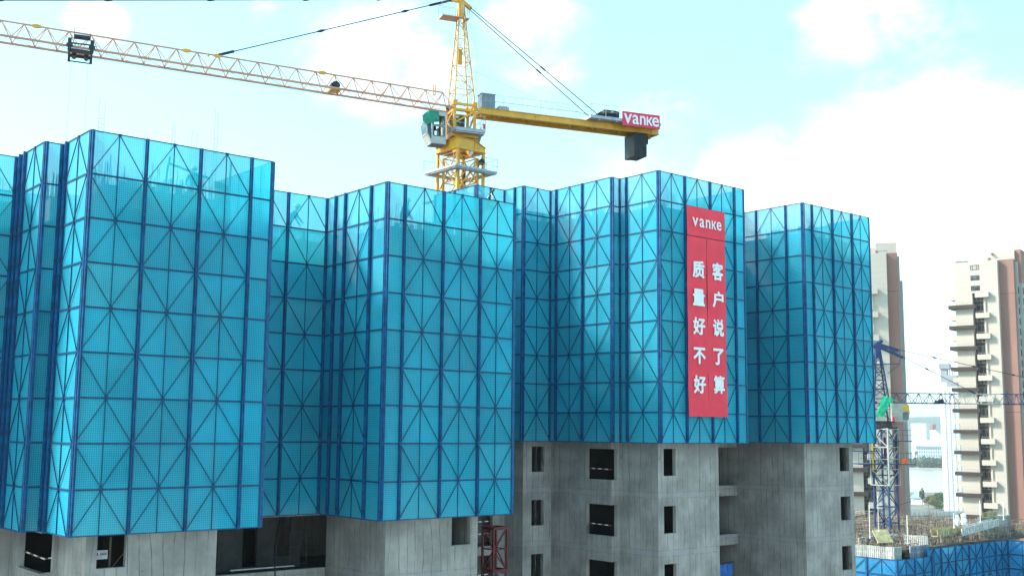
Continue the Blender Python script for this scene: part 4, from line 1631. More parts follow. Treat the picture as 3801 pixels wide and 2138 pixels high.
# driver's cab
cab = link('cab', None, crane, (-.2, 0, 0))
m = MB()
YA, YB = -.62, .38
prof = [(-.92, 67.28), (-1.75, 67.30), (-2.06, 67.72), (-2.16, 68.45), (-1.98, 69.02), (-.92, 69.10)]
for y in (YA, YB):
    pass
# shell: roof, floor, back, and sides with window openings on the camera side
def side_quad(m, y, x0, x1, z0, z1):
    m.face([(x0, y, z0), (x1, y, z0), (x1, y, z1), (x0, y, z1)])


wins = [(-1.72, -1.06, 67.68, 68.24), (-1.72, -1.06, 68.34, 68.88)]
for y in (YA, YB):
    xs = [-1.84, -1.72, -1.06, -.92]
    zs = [67.30, 67.68, 68.24, 68.34, 68.88, 69.08]
    for i in range(3):
        for j in range(5):
            cx_, cz_ = (xs[i] + xs[i + 1]) / 2, (zs[j] + zs[j + 1]) / 2
            if any(w_[0] < cx_ < w_[1] and w_[2] < cz_ < w_[3] for w_ in wins):
                continue
            side_quad(m, y, xs[i], xs[i + 1], zs[j], zs[j + 1])
    m.bar((-1.84, y, 67.32), (-2.10, y, 67.78), .05)
    m.bar((-2.10, y, 67.78), (-2.16, y, 68.45), .05)
    m.bar((-2.16, y, 68.45), (-1.90, y, 69.05), .05)
m.box(-1.95, -.90, YA - .02, YB + .02, 69.08, 69.13)
m.box(-1.84, -.92, YA, YB, 67.22, 67.30)
m.box(-.95, -.92, YA, YB, 67.30, 69.08)
m.bar((-2.10, YA, 67.78), (-2.10, YB, 67.78), .06)
m.bar((-2.16, YA, 68.45), (-2.16, YB, 68.45), .06)
m.face([(-1.84, YA, 67.25), (-1.84, YB, 67.25), (-2.10, YB, 67.75), (-2.10, YA, 67.75)])
m.build('cab_shell', 'white', cab)
m = MB()
for (x0, x1, z0, z1) in wins:
    for (a, b) in (((x0, z0), (x1, z0)), ((x1, z0), (x1, z1)), ((x1, z1), (x0, z1)), ((x0, z1), (x0, z0))):
        m.bar((a[0], YA - .012, a[1]), (b[0], YA - .012, b[1]), .035)
m.bar((-1.38, YA - .012, 68.36), (-1.38, YA - .012, 68.86), .025)
m.build('window_frame', 'black', cab)
m = MB()
m.face([(-2.11, YA + .02, 67.8), (-2.11, YB - .02, 67.8), (-2.165, YB - .02, 68.44), (-2.165, YA + .02, 68.44)])
m.face([(-2.165, YA + .02, 68.47), (-2.165, YB - .02, 68.47), (-1.92, YB - .02, 69.03), (-1.92, YA + .02, 69.03)])
m.face([(-1.86, YA, 67.36), (-2.09, YA, 67.78), (-2.15, YA, 68.44), (-1.86, YA, 68.44)])
m.build('front_glass', 'glass', cab)
m = MB()
m.box(-1.6, -1.2, -.3, .15, 67.55, 67.7)
m.box(-1.28, -1.18, -.3, .15, 67.7, 68.3)
m.box(-1.75, -1.6, -.45, .2, 67.7, 68.0)
m.ball((-1.5, -.1, 68.25), .12, .12, .16)
m.build('seat', 'black', cab)
m = MB()
for k in range(6):
    m.box(-1.80 + k * .14, -1.72 + k * .14, YA + .08, YB - .08, 67.185, 67.215)
m.build('floor_grating', 'roofgrey', cab)


def drape(name, label, pts, mat, parent_loc, rz, seed, cat='tarpaulin', amp=.04):
    """cloth through a grid of local points"""
    r = random.Random(seed)
    m = MB()
    R, Cn = len(pts), len(pts[0])
    sub = 4

    def P(i, j):
        a, b = min(int(i), R - 2), min(int(j), Cn - 2)
        u, v = i - a, j - b
        p = (Vector(pts[a][b]) * (1 - u) * (1 - v) + Vector(pts[a + 1][b]) * u * (1 - v) + Vector(pts[a][b + 1]) * (1 - u) * v + Vector(pts[a + 1][b + 1]) * u * v)
        n = amp * (sin(p.x * 9 + seed) * sin(p.z * 5 + p.y * 7) + .5 * sin(p.x * 17 + p.y * 13))
        return p + Vector((n * .3, n, n * .4))
    ni, nj = (R - 1) * sub, (Cn - 1) * sub
    G = [[P(i / sub, j / sub) for j in range(nj + 1)] for i in range(ni + 1)]
    for i in range(ni):
        for j in range(nj):
            m.face([G[i][j], G[i + 1][j], G[i + 1][j + 1], G[i][j + 1]])
    o = m.build(name, mat, None, parent_loc, rz)
    return tag(smooth(o), label, cat)


drape('tarpaulin', 'dark green tarpaulin draped over the roof edge of the crane cab',
      [[(-2.62, -.70, 68.45), (-2.35, -.78, 68.25), (-1.95, -.76, 68.42), (-1.62, -.72, 68.50)],
       [(-2.65, -.72, 68.75), (-2.30, -.78, 68.75), (-1.95, -.74, 68.85), (-1.62, -.70, 68.85)],
       [(-2.40, -.60, 69.02), (-2.20, -.66, 69.15), (-1.95, -.66, 69.17), (-1.62, -.66, 69.17)],
       [(-2.40, .2, 69.0), (-2.20, .2, 69.17), (-1.95, .2, 69.19), (-1.62, .2, 69.19)]], 'tarp_green', (CR[0], CR[1], 0), CRZ, 3)
drape('tarpaulin', 'pale inner side of a tarpaulin hanging at the front of the crane cab',
      [[(-2.62, -.62, 67.98), (-2.35, -.66, 68.15)], [(-2.60, -.64, 68.4), (-2.33, -.69, 68.4)], [(-2.45, -.60, 68.8), (-2.30, -.66, 68.8)]], 'tarp_pale', (CR[0], CR[1], 0), CRZ, 5)
drape('tarpaulin', 'green tarpaulin hung inside the yellow slewing frame of the crane',
      [[(-.5, .75, 68.3), (.0, .78, 68.3), (.5, .74, 68.3)], [(-.5, .75, 69.0), (.0, .76, 69.0), (.5, .74, 69.0)], [(-.5, .72, 69.38), (.0, .75, 69.33), (.5, .72, 69.38)]], 'tarp_green', (CR[0], CR[1], 0), CRZ, 8)
drape('tarpaulin', 'small green tarpaulin scrap on the back of the crane cab roof',
      [[(-1.25, .1, 69.16), (-.95, .1, 69.2)], [(-1.25, .4, 69.3), (-.9, .45, 69.22)], [(-1.3, .5, 69.05), (-.95, .5, 69.0)]], 'tarp_green', (CR[0], CR[1], 0), CRZ, 9)


def flood(label, loc, aim, r, mat, glassmat):
    t = thing('floodlight', label, 'floodlight', loc, 0, None)
    m = MB()
    a = Vector(aim).normalized()
    m.tube(-a * r * 1.1, Vector((0, 0, 0)), r * .45, 14, r)
    m.tube((0, 0, 0), (0, 0, r * 1.5), .02, 5)
    m.build('housing', mat, t)
    m = MB()
    m.tube(a * .001, a * .02, r * .95, 14)
    m.build('lens', glassmat, t)


def cl(s, t_, z):
    c, sn = cos(CRZ), sin(CRZ)
    return (CR[0] + s * c - t_ * sn, CR[1] + s * sn + t_ * c, z)


flood('black round floodlight between the yellow cage posts of the crane', cl(.98, -1.0, 66.28), (-.5, -.75, -.25), .19, 'black', 'black')
flood('white lamp under the support frame by the nearest cage post of the crane', cl(.18, -1.40, 66.62), (.3, -.6, -.6), .16, 'galv', 'bag')
flood('dark floodlight with grey lens at the foot of the crane jib', cl(-.98, -.72, 69.38), (.7, -.7, -.2), .17, 'black', 'galv')

# trolley with hoist ropes
tr = thing('crane_trolley', 'black trolley frame running under the orange jib', 'trolley', (CR[0], CR[1], 0), CRZ)
zt = jz(-21.4)
m = MB()
for x in (-21.95, -20.85):
    m.box(x - .09, x + .09, -.78, -.66, zt - .28, zt + .42)
    m.box(x - .07, x + .07, .66, .76, zt - .42, zt + .2)
    m.box(x - .16, x + .16, -.8, -.62, zt - .02, zt + .12)
    m.bar((x, -.7, zt - .22), (x, .7, zt - .38), .09)
m.bar((-22.05, -.72, zt + .16), (-20.75, -.72, zt + .16), .05, .07)
m.bar((-21.95, -.72, zt - .22), (-20.85, -.72, zt - .26), .10, .20)
m.bar((-21.95, .7, zt - .38), (-20.85, .7, zt - .40), .05, .06)
m.bar((-21.9, 0, zt - .3), (-20.9, 0, zt - .32), .12, .14)
m.tube((-21.7, -.3, zt - .28), (-21.7, .3, zt - .28), .12, 10)
m.tube((-21.1, -.3, zt - .30), (-21.1, .3, zt - .30), .12, 10)
m.build('frame', 'black', tr)
m = MB()
m.box(-21.75, -20.95, -1.05, -.74, zt + .38, zt + .42)
m.box(-21.75, -20.95, -1.05, -1.02, zt + .38, zt + .55)
rails(m, [(-21.75, -.74), (-21.75, -1.05), (-20.95, -1.05), (-20.95, -.74)], zt + .4, .5, .014, step=.8)
m.build('basket', 'black', tr)
m = MB()
m.tube((-21.82, 0, zt - .35), (-21.9, 0, 55), .010, 4)
m.tube((-20.98, 0, zt - .35), (-21.06, 0, 55), .010, 4)
m.path([Vector((-20.8, .2, zt - .25)), Vector((-12, .2, jz(-12) - .28)), Vector((-6, .2, jz(-6) - .16)), Vector((-1, .2, jz(-1)))], .008, 4)
m.build('hoist_rope', 'wire', tr)

settle(_mark, turn((41.969, 53.842, 68.419), (40.839, 52.836, 67.863), .77))

# ------------------------------------------------------------------ blue tower crane beyond the right-hand block
_mark = tops_now()
BC = (117.3, 73.0)
BRZ = atan2(-.6499, .7600)          # its jib runs across the view
blue = thing('tower_crane', 'blue and white tower crane standing before the cream towers', 'tower crane', (BC[0], BC[1], 0), BRZ)
BROT = Matrix.Rotation(-BRZ, 4, 'Z')
m = MB()
m.T = BROT
lattice(m, .90, -8.9, 51.5, 35, .17, .085)
m.build('mast', 'cblue', blue)
m = MB()
m.T = BROT
B_ = 1.10
cs = [(-B_, -B_), (B_, -B_), (B_, B_), (-B_, B_)]
for c in cs:
    m.bar((*c, 45.2), (*c, 51.5), .15)
for z in (45.25, 47.0, 48.1, 49.4, 51.4):
    for i in range(4):
        m.bar((*cs[i], z), (*cs[(i + 1) % 4], z), .11)
for (za, zb) in ((45.25, 47.0), (47.0, 49.4), (49.4, 51.4)):
    for i in range(4):
        a, b = (cs[i], cs[(i + 1) % 4]) if (i + int(za)) % 2 else (cs[(i + 1) % 4], cs[i])
        m.bar((*a, za), (*b, zb), .10)
m.build('climbing_cage', 'cwhite', blue)
m = MB()
m.T = BROT
m.tube((-.1, -.1, 47.5), (-.1, -.1, 50.5), .14, 8)
m.build('hydraulic_ram', 'hoist_red', blue)
m = MB()
m.box(-1.6, 1.2, -1.1, 1.1, 51.5, 51.62)
m.tube((-.1, 0, 51.62), (-.1, 0, 52.15), 1.05, 20)
m.box(-1.3, 1.0, -.9, .9, 52.15, 52.3)
m.build('slewing_ring', 'black', blue)
m = MB()
for z, x0, x1 in ((50.15, .6, 2.6), (47.6, -3.4, 2.9)):
    m.box(x0, x1, -1.5, 1.5, z - .1, z)
m.box(-3.9, -1.2, -1.4, -.6, 48.9, 49.0)
m.bar((-3.9, -1.0, 49.0), (-2.2, -1.0, 50.1), .06)
m.build('walkway', 'cblue', blue)
m = MB()
rails(m, [(.8, -1.5), (2.6, -1.5), (2.6, 1.5)], 50.15, 1.15, .02, step=2.0)
rails(m, [(-3.4, -1.5), (-1.2, -1.5)], 47.6, 1.15, .02, step=1.1)
rails(m, [(1.0, -1.5), (2.9, -1.5), (2.9, 1.5)], 47.6, 1.15, .02, step=2.0)
m.build('walkway_railing', 'cblue', blue)
m = MB()
m.bar((-1.75, -1.3, 46.9), (-1.75, -1.3, 50.0), .14)
m.build('yellow_post', 'cyel', blue)
m = MB()
m.box(1.35, 2.0, -1.62, -1.2, 47.62, 48.2)
tag(link('canvas_bag', m.mesh('canvas_bag', 'orange'), None, (BC[0], BC[1], 0), BRZ), 'orange canvas bundle on the walkway of the blue crane', 'bundle')
flood('pale floodlight at the tip of a walkway rail on the blue crane', tuple(Matrix.Rotation(BRZ, 3, 'Z') @ Vector((3.05, -1.5, 48.75)) + Vector((BC[0], BC[1], 0))), (.6, -.3, -.6), .22, 'galv', 'bag')
# cat head
m = MB()
base = [Vector((-1.35, -.8, 52.3)), Vector((.75, -.8, 52.3)), Vector((.75, .8, 52.3)), Vector((-1.35, .8, 52.3))]
top = [Vector((-.62, -.18, 60.6)), Vector((-.25, -.18, 60.6)), Vector((-.25, .18, 60.6)), Vector((-.62, .18, 60.6))]
for a, b in zip(base, top):
    m.bar(a, b, .14)
fr = [0, .16, .3, .43, .55, .66, .76, .85, .93]
for k in range(len(fr)):
    for i in range(4):
        j = (i + 1) % 4
        if k:
            m.bar(base[i].lerp(top[i], fr[k]), base[j].lerp(top[j], fr[k]), .07)
        if k + 1 < len(fr):
            p, q = (i, j) if (k % 2) else (j, i)
            m.bar(base[p].lerp(top[p], fr[k]), base[q].lerp(top[q], fr[k + 1]), .07)
m.box(-.75, -.15, -.25, .25, 59.4, 61.0)
m.tube((-.95, 0, 60.6), (.1, 0, 61.3), .22, 8)
m.bar((-.4, 0, 60.9), (-1.9, 0, 60.0), .3, .35)
m.bar((-.4, 0, 60.9), (1.9, 0, 60.2), .25, .35)
m.bar((-.3, 0, 60.6), (2.4, 0, 59.4), .22, .3)
m.bar((-1.9, 0, 58.6), (1.9, 0, 58.7), .9, .06)
m.bar((1.9, -.4, 58.7), (1.9, -.4, 60.3), .05)
m.bar((1.9, -.4, 58.7), (.6, -.2, 57.6), .06)
m.bar((-1.9, -.4, 58.6), (-1.2, -.2, 57.4), .06)
m.build('cat_head', 'cblue', blue)
# jib
Z0, Z1 = 54.3, 55.40
def bjib(s0, s1, mat, ph):
    m = MB()
    for y in (-.62, .62):
        m.tube((s0, y, Z0), (s1, y, Z0), .055, 6)
    m.tube((s0, 0, Z1), (s1, 0, Z1), .06, 6)
    n = max(1, round((s1 - s0) / 1.16))
    for k in range(n):
        a = s0 + (s1 - s0) * k / n
        b = s0 + (s1 - s0) * (k + 1) / n
        c = (a + b) / 2
        for y in (-.62, .62):
            m.tube((a, y, Z0), (c, 0, Z1), .035, 5)
            m.tube((c, 0, Z1), (b, y, Z0), .035, 5)
        m.tube((a, -.62, Z0), (b, .62, Z0), .025, 5)
    return m.build('jib', mat, blue)


bjib(.9, 8.4, 'cblue', 0)
bjib(8.4, 13.2, 'cwhite', 0)
bjib(13.2, 30.0, 'cblue', 0)
m = MB()
m.bar((.9, 0, Z0 - 1.1), (.9, 0, Z1), .06)
m.bar((.9, 0, Z1), (.2, -.5, Z0 + .1), .06)
m.bar((-.3, .62, Z0), (.9, .62, Z0), .12)
m.bar((-.3, -.62, Z0), (.9, -.62, Z0), .12)
m.build('jib_foot', 'cyel', blue)
m = MB()
m.box(5.9, 6.7, -.35, .35, Z0 + .05, Z0 + .32)
m.tube((6.5, -.4, Z0 + .32), (6.5, .4, Z0 + .32), .2, 10)
m.build('trolley_winch', 'black', blue)
m = MB()
m.tube((6.3, 0, Z1), (6.38, 0, Z1 + .45), .03, 5)
m.tube((14.1, 0, Z1), (13.95, 0, Z1 + .4), .03, 5)
m.build('jib_fitting', 'cblue', blue)
pendant('inner_pendant', [(1.2, 0, 60.1), (10.4, 0, Z1 + .05)], [.42], [(.0, .06), (.92, 1.0)], .035, 'cable', blue, .11)
pendant('outer_pendant', [(1.2, 0, 60.45), (25, 0, 57.0 - 1.6)], [.20, .385, .57, .75], [(.0, .03)], .035, 'cable', blue, .11)
# cab
bcab = link('cab', None, blue)
m = MB()
bv = [(.55, 52.25), (2.15, 52.22), (2.38, 52.5), (2.52, 53.2), (2.45, 54.0), (2.2, 54.25), (.55, 54.25)]
n = len(bv)
for y in (-1.25, -.15):
    m.face([(x, y, z) for x, z in (bv if y < -1 else bv[::-1])])
for i in range(n):
    a, b = bv[i], bv[(i + 1) % n]
    m.face([(a[0], -1.25, a[1]), (a[0], -.15, a[1]), (b[0], -.15, b[1]), (b[0], -1.25, b[1])])
m.build('cab_shell', 'cwhite', bcab)


def round_pane(m, x0, x1, z0, z1, y, r=.15):
    pts = []
    for (cx_, cz_, a0) in ((x1 - r, z1 - r, 0), (x0 + r, z1 - r, 90), (x0 + r, z0 + r, 180), (x1 - r, z0 + r, 270)):
        for k in range(5):
            a = radians(a0 + k * 22.5)
            pts.append((cx_ + r * cos(a), y, cz_ + r * sin(a)))
    m.face(pts[::-1])


m = MB()
round_pane(m, 1.72, 2.44, 53.42, 54.12, -1.262)
m.build('upper_window', 'cyel', bcab)
m = MB()
round_pane(m, 1.72, 2.36, 52.42, 53.3, -1.262)
m.build('lower_window', 'glass', bcab)
m = MB()
rails(m, [(.5, -1.3), (1.25, -1.3)], 52.2, 1.0, .02, step=.75)
m.build('cab_railing', 'cyel', bcab)
m = MB()
m.box(.5, .7, -1.6, -1.35, 52.25, 52.75)
m.build('extinguisher', 'sign_red', bcab)
drape('tarpaulin', 'bright green net tarpaulin draped over the blue crane beside its cab',
      [[(-1.3, -1.3, 52.8), (-.9, -1.4, 52.7), (-.4, -1.35, 52.8)], [(-1.0, -1.3, 53.6), (-.6, -1.35, 53.5), (-.1, -1.3, 53.4)], [(-.6, -1.1, 54.5), (-.1, -1.1, 54.5), (.5, -1.1, 54.3)],
       [(-.3, -.9, 55.1), (.2, -.9, 55.0), (1.0, -.9, 54.6)], [(.1, -.6, 55.05), (.8, -.6, 54.8), (1.75, -.6, 54.35)]], 'tarp_bright', (BC[0], BC[1], 0), BRZ, 12)
m = MB()
m.box(-12, -.9, -.55, .55, 54.2, 54.5)
m.build('counter_jib', 'cblue', blue)

settle(_mark, turn((116.525, 72.131, 54.138), (113.738, 70.296, 53.291), .77))

# ------------------------------------------------------------------ lower site building under construction
_mark = tops_now()
_oA = Vector((7016 - 1900.5, -588, -4340.99)).normalized()
_oB = Vector((-1846 - 1900.5, -546, -4340.99)).normalized()
_OLD = Matrix((_oA, _oB, _oA.cross(_oB)))
K = (101.52, 62.35)
ZN = 38.93


def site_dir(x, y):
    return (_OLD @ Vector((x - _cx, -(y - _cy), -4340.99))).normalized()


site = thing('site_building', 'unfinished building top with slab and formwork inside the deep blue screens', 'building', (0, 0, 0))
m = MB()
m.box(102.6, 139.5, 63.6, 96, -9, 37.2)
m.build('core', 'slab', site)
m = MB()
m.box(102.4, 140, 63.4, 97, 39.35, 39.55)
m.build('deck_slab', 'deck', site)


def blue_fence(p0, p1, zt, h, bays, label):
    a, b = Vector((*p0, 0)), Vector((*p1, 0))
    d = b - a
    L = d.length
    t = thing('safety_screen', label, 'safety screen', (p0[0], p0[1], zt - h), atan2(d.y, d.x), 'deep blue screens round the lower site building')
    wd = L / bays
    rows = int(h / 1.5)
    for k in range(bays):
        for r in range(rows):
            z0 = h - (r + 1) * 1.5
            n = MB()
            n.face([(k * wd + .05, 0, z0), ((k + 1) * wd - .05, 0, z0), ((k + 1) * wd - .05, 0, z0 + 1.5), (k * wd + .05, 0, z0 + 1.5)])
            np_ = n.build('net_panel', 'net_deep', t)
            f = MB()
            x0, x1, c = k * wd + .05, (k + 1) * wd - .05, (k + .5) * wd
            f.box(x0, x1, -.07, -.02, z0, z0 + .06)
            f.box(x0, x1, -.07, -.02, z0 + 1.44, z0 + 1.5)
            f.box(c - .03, c + .03, -.06, -.02, z0 + .06, z0 + 1.44)
            if (k + r) % 2:
                f.bar((x0, -.08, z0 + 1.45), (c, -.08, z0 + .05), .04, .07, (0, 1, 0))
                f.bar((x1, -.08, z0 + 1.45), (c, -.08, z0 + .05), .04, .07, (0, 1, 0))
            else:
                f.bar((c, -.08, z0 + 1.45), (x1, -.08, z0 + .05), .04, .07, (0, 1, 0))
                f.bar((c, -.08, z0 + 1.45), (x0, -.08, z0 + .05), .04, .07, (0, 1, 0))
            f.build('brace_frame', 'frame', np_)
    for k in range(bays + 1):
        p = MB()
        p.box(k * wd - .09, k * wd + .09, -.14, -.02, 0, h + .05)
        p.build('post', 'post', t)


blue_fence((101.52, 72.0), (101.52, 62.35), 38.9, 12, 3, 'bright end of the deep blue screen beside the rightmost concrete block')
blue_fence((101.52, 62.35), (107.9, 62.35), 38.88, 12, 2, 'lower deep blue screen stepping down in front of the grey formwork')
blue_fence((107.6, 62.75), (124.5, 62.75), 39.5, 12, 6, 'long deep blue screen running in front of the formwork deck')
blue_fence((124.5, 62.75), (124.5, 50.0), 39.5, 12, 4, 'deep blue screen turning forward at the bottom right corner of the photo')

rnd = random.Random(21)


def form_run(p0, p1, z0, h, wd, label, group, mat='form'):
    a, b = Vector((*p0, 0)), Vector((*p1, 0))
    L = (b - a).length
    n = max(1, round(L / wd))
    me = None
    for k in range(n):
        if me is None:
            m = MB()
            w_ = L / n - .03
            m.box(0, w_, 0, .06, 0, h)
            for x in (0, w_ * .33, w_ * .66, w_ - .05):
                m.box(x, x + .05, -.07, 0, 0, h)
            for z in [i * .42 for i in range(int(h / .42) + 1)]:
                if z + .05 <= h:
                    m.box(0.05, w_ - .05, -.055, 0, z, z + .05)
            me = m.mesh('formwork_shutter', mat)
        o = link('formwork_shutter', me, None, tuple(a + (b - a) * (k / n) + Vector((0, 0, z0 + rnd.uniform(-.03, .03)))), atan2(b.y - a.y, b.x - a.x))
        tag(o, label, 'formwork', group)


form_run((102.25, 67.2), (102.25, 63.15), 38.0, 1.95, .68, 'pale ribbed formwork panel above the bright end of the deep blue screen', 'formwork panels above the bright screen end')
form_run((102.25, 63.1), (103.6, 63.1), 38.0, 1.95, .68, 'ribbed formwork panel just round the corner of the pale formwork box', 'formwork panels round the corner')
form_run((105.3, 63.15), (108.9, 63.15), 38.0, 1.9, .6, 'blue-streaked ribbed formwork panel behind the lower stepped screen', 'formwork panels behind the stepped screen', 'form_blue')
form_run((110.2, 65.4), (112.7, 65.4), 38.4, 2.1, .62, 'ribbed formwork panel under the long tilted beam boards, left group', 'formwork panels under the beam, left group')
form_run((115.3, 65.4), (117.6, 65.4), 38.4, 2.0, .62, 'ribbed formwork panel under the long tilted beam boards, middle group', 'formwork panels under the beam, middle group')
form_run((119.4, 65.4), (121.6, 65.4), 38.4, 2.0, .62, 'ribbed formwork panel under the long tilted beam boards, right group', 'formwork panels under the beam, right group')
form_run((125.6, 66.5), (133, 66.5), 39.0, 2.6, .8, 'pale formwork panel at the far right end of the deck', 'formwork panels at the right end of the deck')
form_run((109.2, 66.0), (109.2, 63.4), 38.4, 2.2, .62, 'shaded formwork panel turned sideways behind the stepped screen', 'formwork panels turned sideways')
form_run((104, 68), (112, 68.4), 39.5, .9, .8, 'low grey formwork panel standing on the deck among the rebar', 'low formwork panels on the deck')

m = MB()
m.box(-.9, .9, -.02, .05, 0, 1.5)
for x in (-.85, -.2, .4, .8):
    m.box(x, x + .06, .05, .12, 0, 1.5)
o = m.build('formwork_board', 'ply', None, (104.6, 65.3, 40.1), radians(-20))
o.rotation_euler = (radians(-38), 0, radians(-22))
tag(o, 'pale plywood board leaning on the deck above the grey formwork box', 'formwork board')


def trough(p0, p1, w_, h, label, mat):
    a, b = Vector(p0), Vector(p1)
    d = (b - a).normalized()
    n = Vector((d.y, -d.x, 0)).normalized()
    m = MB()
    m.bar(a + n * w_ + Vector((0, 0, h / 2)), b + n * w_ + Vector((0, 0, h / 2)), .06, h)
    m.bar(a, b, w_ * 2, .06)
    m.bar(a - n * w_ + Vector((0, 0, h / 2)), b - n * w_ + Vector((0, 0, h / 2)), .06, h)
    L = (b - a).length
    for k in range(int(L / .45)):
        p = a + d * (k * .45) + n * (w_ + .05)
        m.bar(p + Vector((0, 0, .02)), p + Vector((0, 0, h - .02)), .05, .05)
    tag(m.build('beam_formwork', mat), label, 'beam formwork')


trough((112.6, 64.6, 40.35), (117.0, 64.3, 40.5), .35, .7, 'shorter mossy beam formwork trough at the deck edge', 'ply')
trough((116.2, 63.9, 40.25), (125.2, 64.3, 40.9), .35, .75, 'long grey beam formwork trough tilted along the deck edge', 'form')
trough((126.2, 66.0, 41.6), (129.0, 66.3, 41.7), .3, .5, 'small beam formwork piece perched at the far right of the deck', 'ply')

# white wrapped bundles standing on the deck
for i, (px, s) in enumerate(((3556, 1.0), (3579, 1.06))):
    p = Vector((0, 0, 50)) + site_dir(px, 1951) * 124
    m = MB()
    r = random.Random(i + 4)
    prof = [(0, .10), (.15, .22), (.4, .26), (.6, .22), (.72, .17), (.85, .19), (1.0, .14), (1.08, .04)] if i == 0 else [(0, .12), (.15, .24), (.4, .30), (.62, .24), (.7, .18), (.86, .24), (1.05, .2), (1.15, .05)]
    ph = [r.uniform(0, 6) for _ in range(3)]
    rings_ = [[(rr * s * (1 + .15 * sin(3 * a + ph[0] + z * 4)) * cos(a) + .05 * sin(z * 5 + ph[1]), rr * s * (1 + .15 * sin(2 * a + ph[2])) * sin(a), z * s) for a in [2 * pi * k / 12 for k in range(12)]] for z, rr in prof]
    for a, b in zip(rings_, rings_[1:]):
        for k in range(12):
            m.face([a[k], a[(k + 1) % 12], b[(k + 1) % 12], b[k]])
    m.face(rings_[0][::-1])
    m.face(rings_[-1])
    tag(smooth(m.build('wrapped_bundle', 'bag', None, tuple(p))), ['slimmer white wrapped bundle upright on the rebar deck, left of its twin', 'thicker white wrapped bundle with a knotted top on the rebar deck'][i], 'bundle')

# rebar: mats of bars and starter bars over the deck, and taller poles
m = MB()
for k in range(3800):
    x, y = rnd.uniform(102.6, 139), 63.6 + 30 * rnd.random() ** 1.15
    if abs(x - BC[0]) < 1.6 and abs(y - BC[1]) < 1.6:
        continue
    gx = round(x / 2.4) * 2.4 + rnd.gauss(0, .22) if rnd.random() < .6 else x
    gy = y if rnd.random() < .5 else round(y / 2.8) * 2.8 + rnd.gauss(0, .2)
    h = rnd.choice((.5, .7, .9, 1.2)) * rnd.uniform(.7, 1.2)
    if gy < 66.5 and gx < 112:
        h *= .5
    m.bar((gx, gy, 39.5), (gx + rnd.gauss(0, .06), gy + rnd.gauss(0, .06), 39.55 + h), .038)
tag(m.build('starter_bars', 'rebar_far'), 'dense rusty starter bars standing over the construction deck', 'rebar', kind='stuff')
m = MB()
for k in range(420):
    x, y = rnd.uniform(102.6, 138), 63.8 + 30 * rnd.random() ** 1.1
    L = rnd.uniform(1.5, 5.5)
    z = 39.62 + rnd.choice((.0, .25, .5, .75, .95)) + rnd.uniform(-.05, .05)
    if rnd.random() < .6:
        m.bar((x, y, z), (x + L, y + rnd.gauss(0, .1), z + rnd.gauss(0, .04)), .06)
    else:
        m.bar((x, y, z), (x + rnd.gauss(0, .1), y + L, z + rnd.gauss(0, .04)), .045)
tag(m.build('rebar_mat', 'rebar_far'), 'layers of horizontal rebar lying across the construction deck', 'rebar', kind='stuff')
for i, (px, py, h, lab) in enumerate(((3230, 1998, 3.2, 'leftmost tall pale pole on the rebar deck'), (3370, 2018, 2.7, 'tall pale pole near the leaning plywood board'), (3638, 1936, 2.0, 'pale pole right of the white bundles'),
                                      (3724, 1926, 1.6, 'shorter pale pole toward the brown tower base'), (3541, 1958, 1.4, 'low pale pole left of the white bundles'), (3262, 1972, 3.4, 'thin tall pole in front of the blue crane mast'))):
    p = Vector((0, 0, 50)) + site_dir(px, py) * 121
    m = MB()
    m.tube((0, 0, 0), (.03, 0, h), .045 if i != 5 else .025, 6)
    m.box(-.07, .07, -.07, .07, 0, .06)
    tag(m.build('scaffold_pole', 'bag', None, tuple(p)), lab, 'pole', 'poles standing on the rebar deck')
m = MB()
m.path([Vector((118, 78, 41.0)), Vector((126, 78.5, 41.7)), Vector((134, 79, 42.6)), Vector((142, 80, 43.0))], .03, 5)
tag(m.build('safety_line', 'cable'), 'dark safety line strung across the back of the rebar deck', 'cable')

settle(_mark, turn((101.519, 62.353, 38.933), (99.331, 60.793, 38.208), .77))

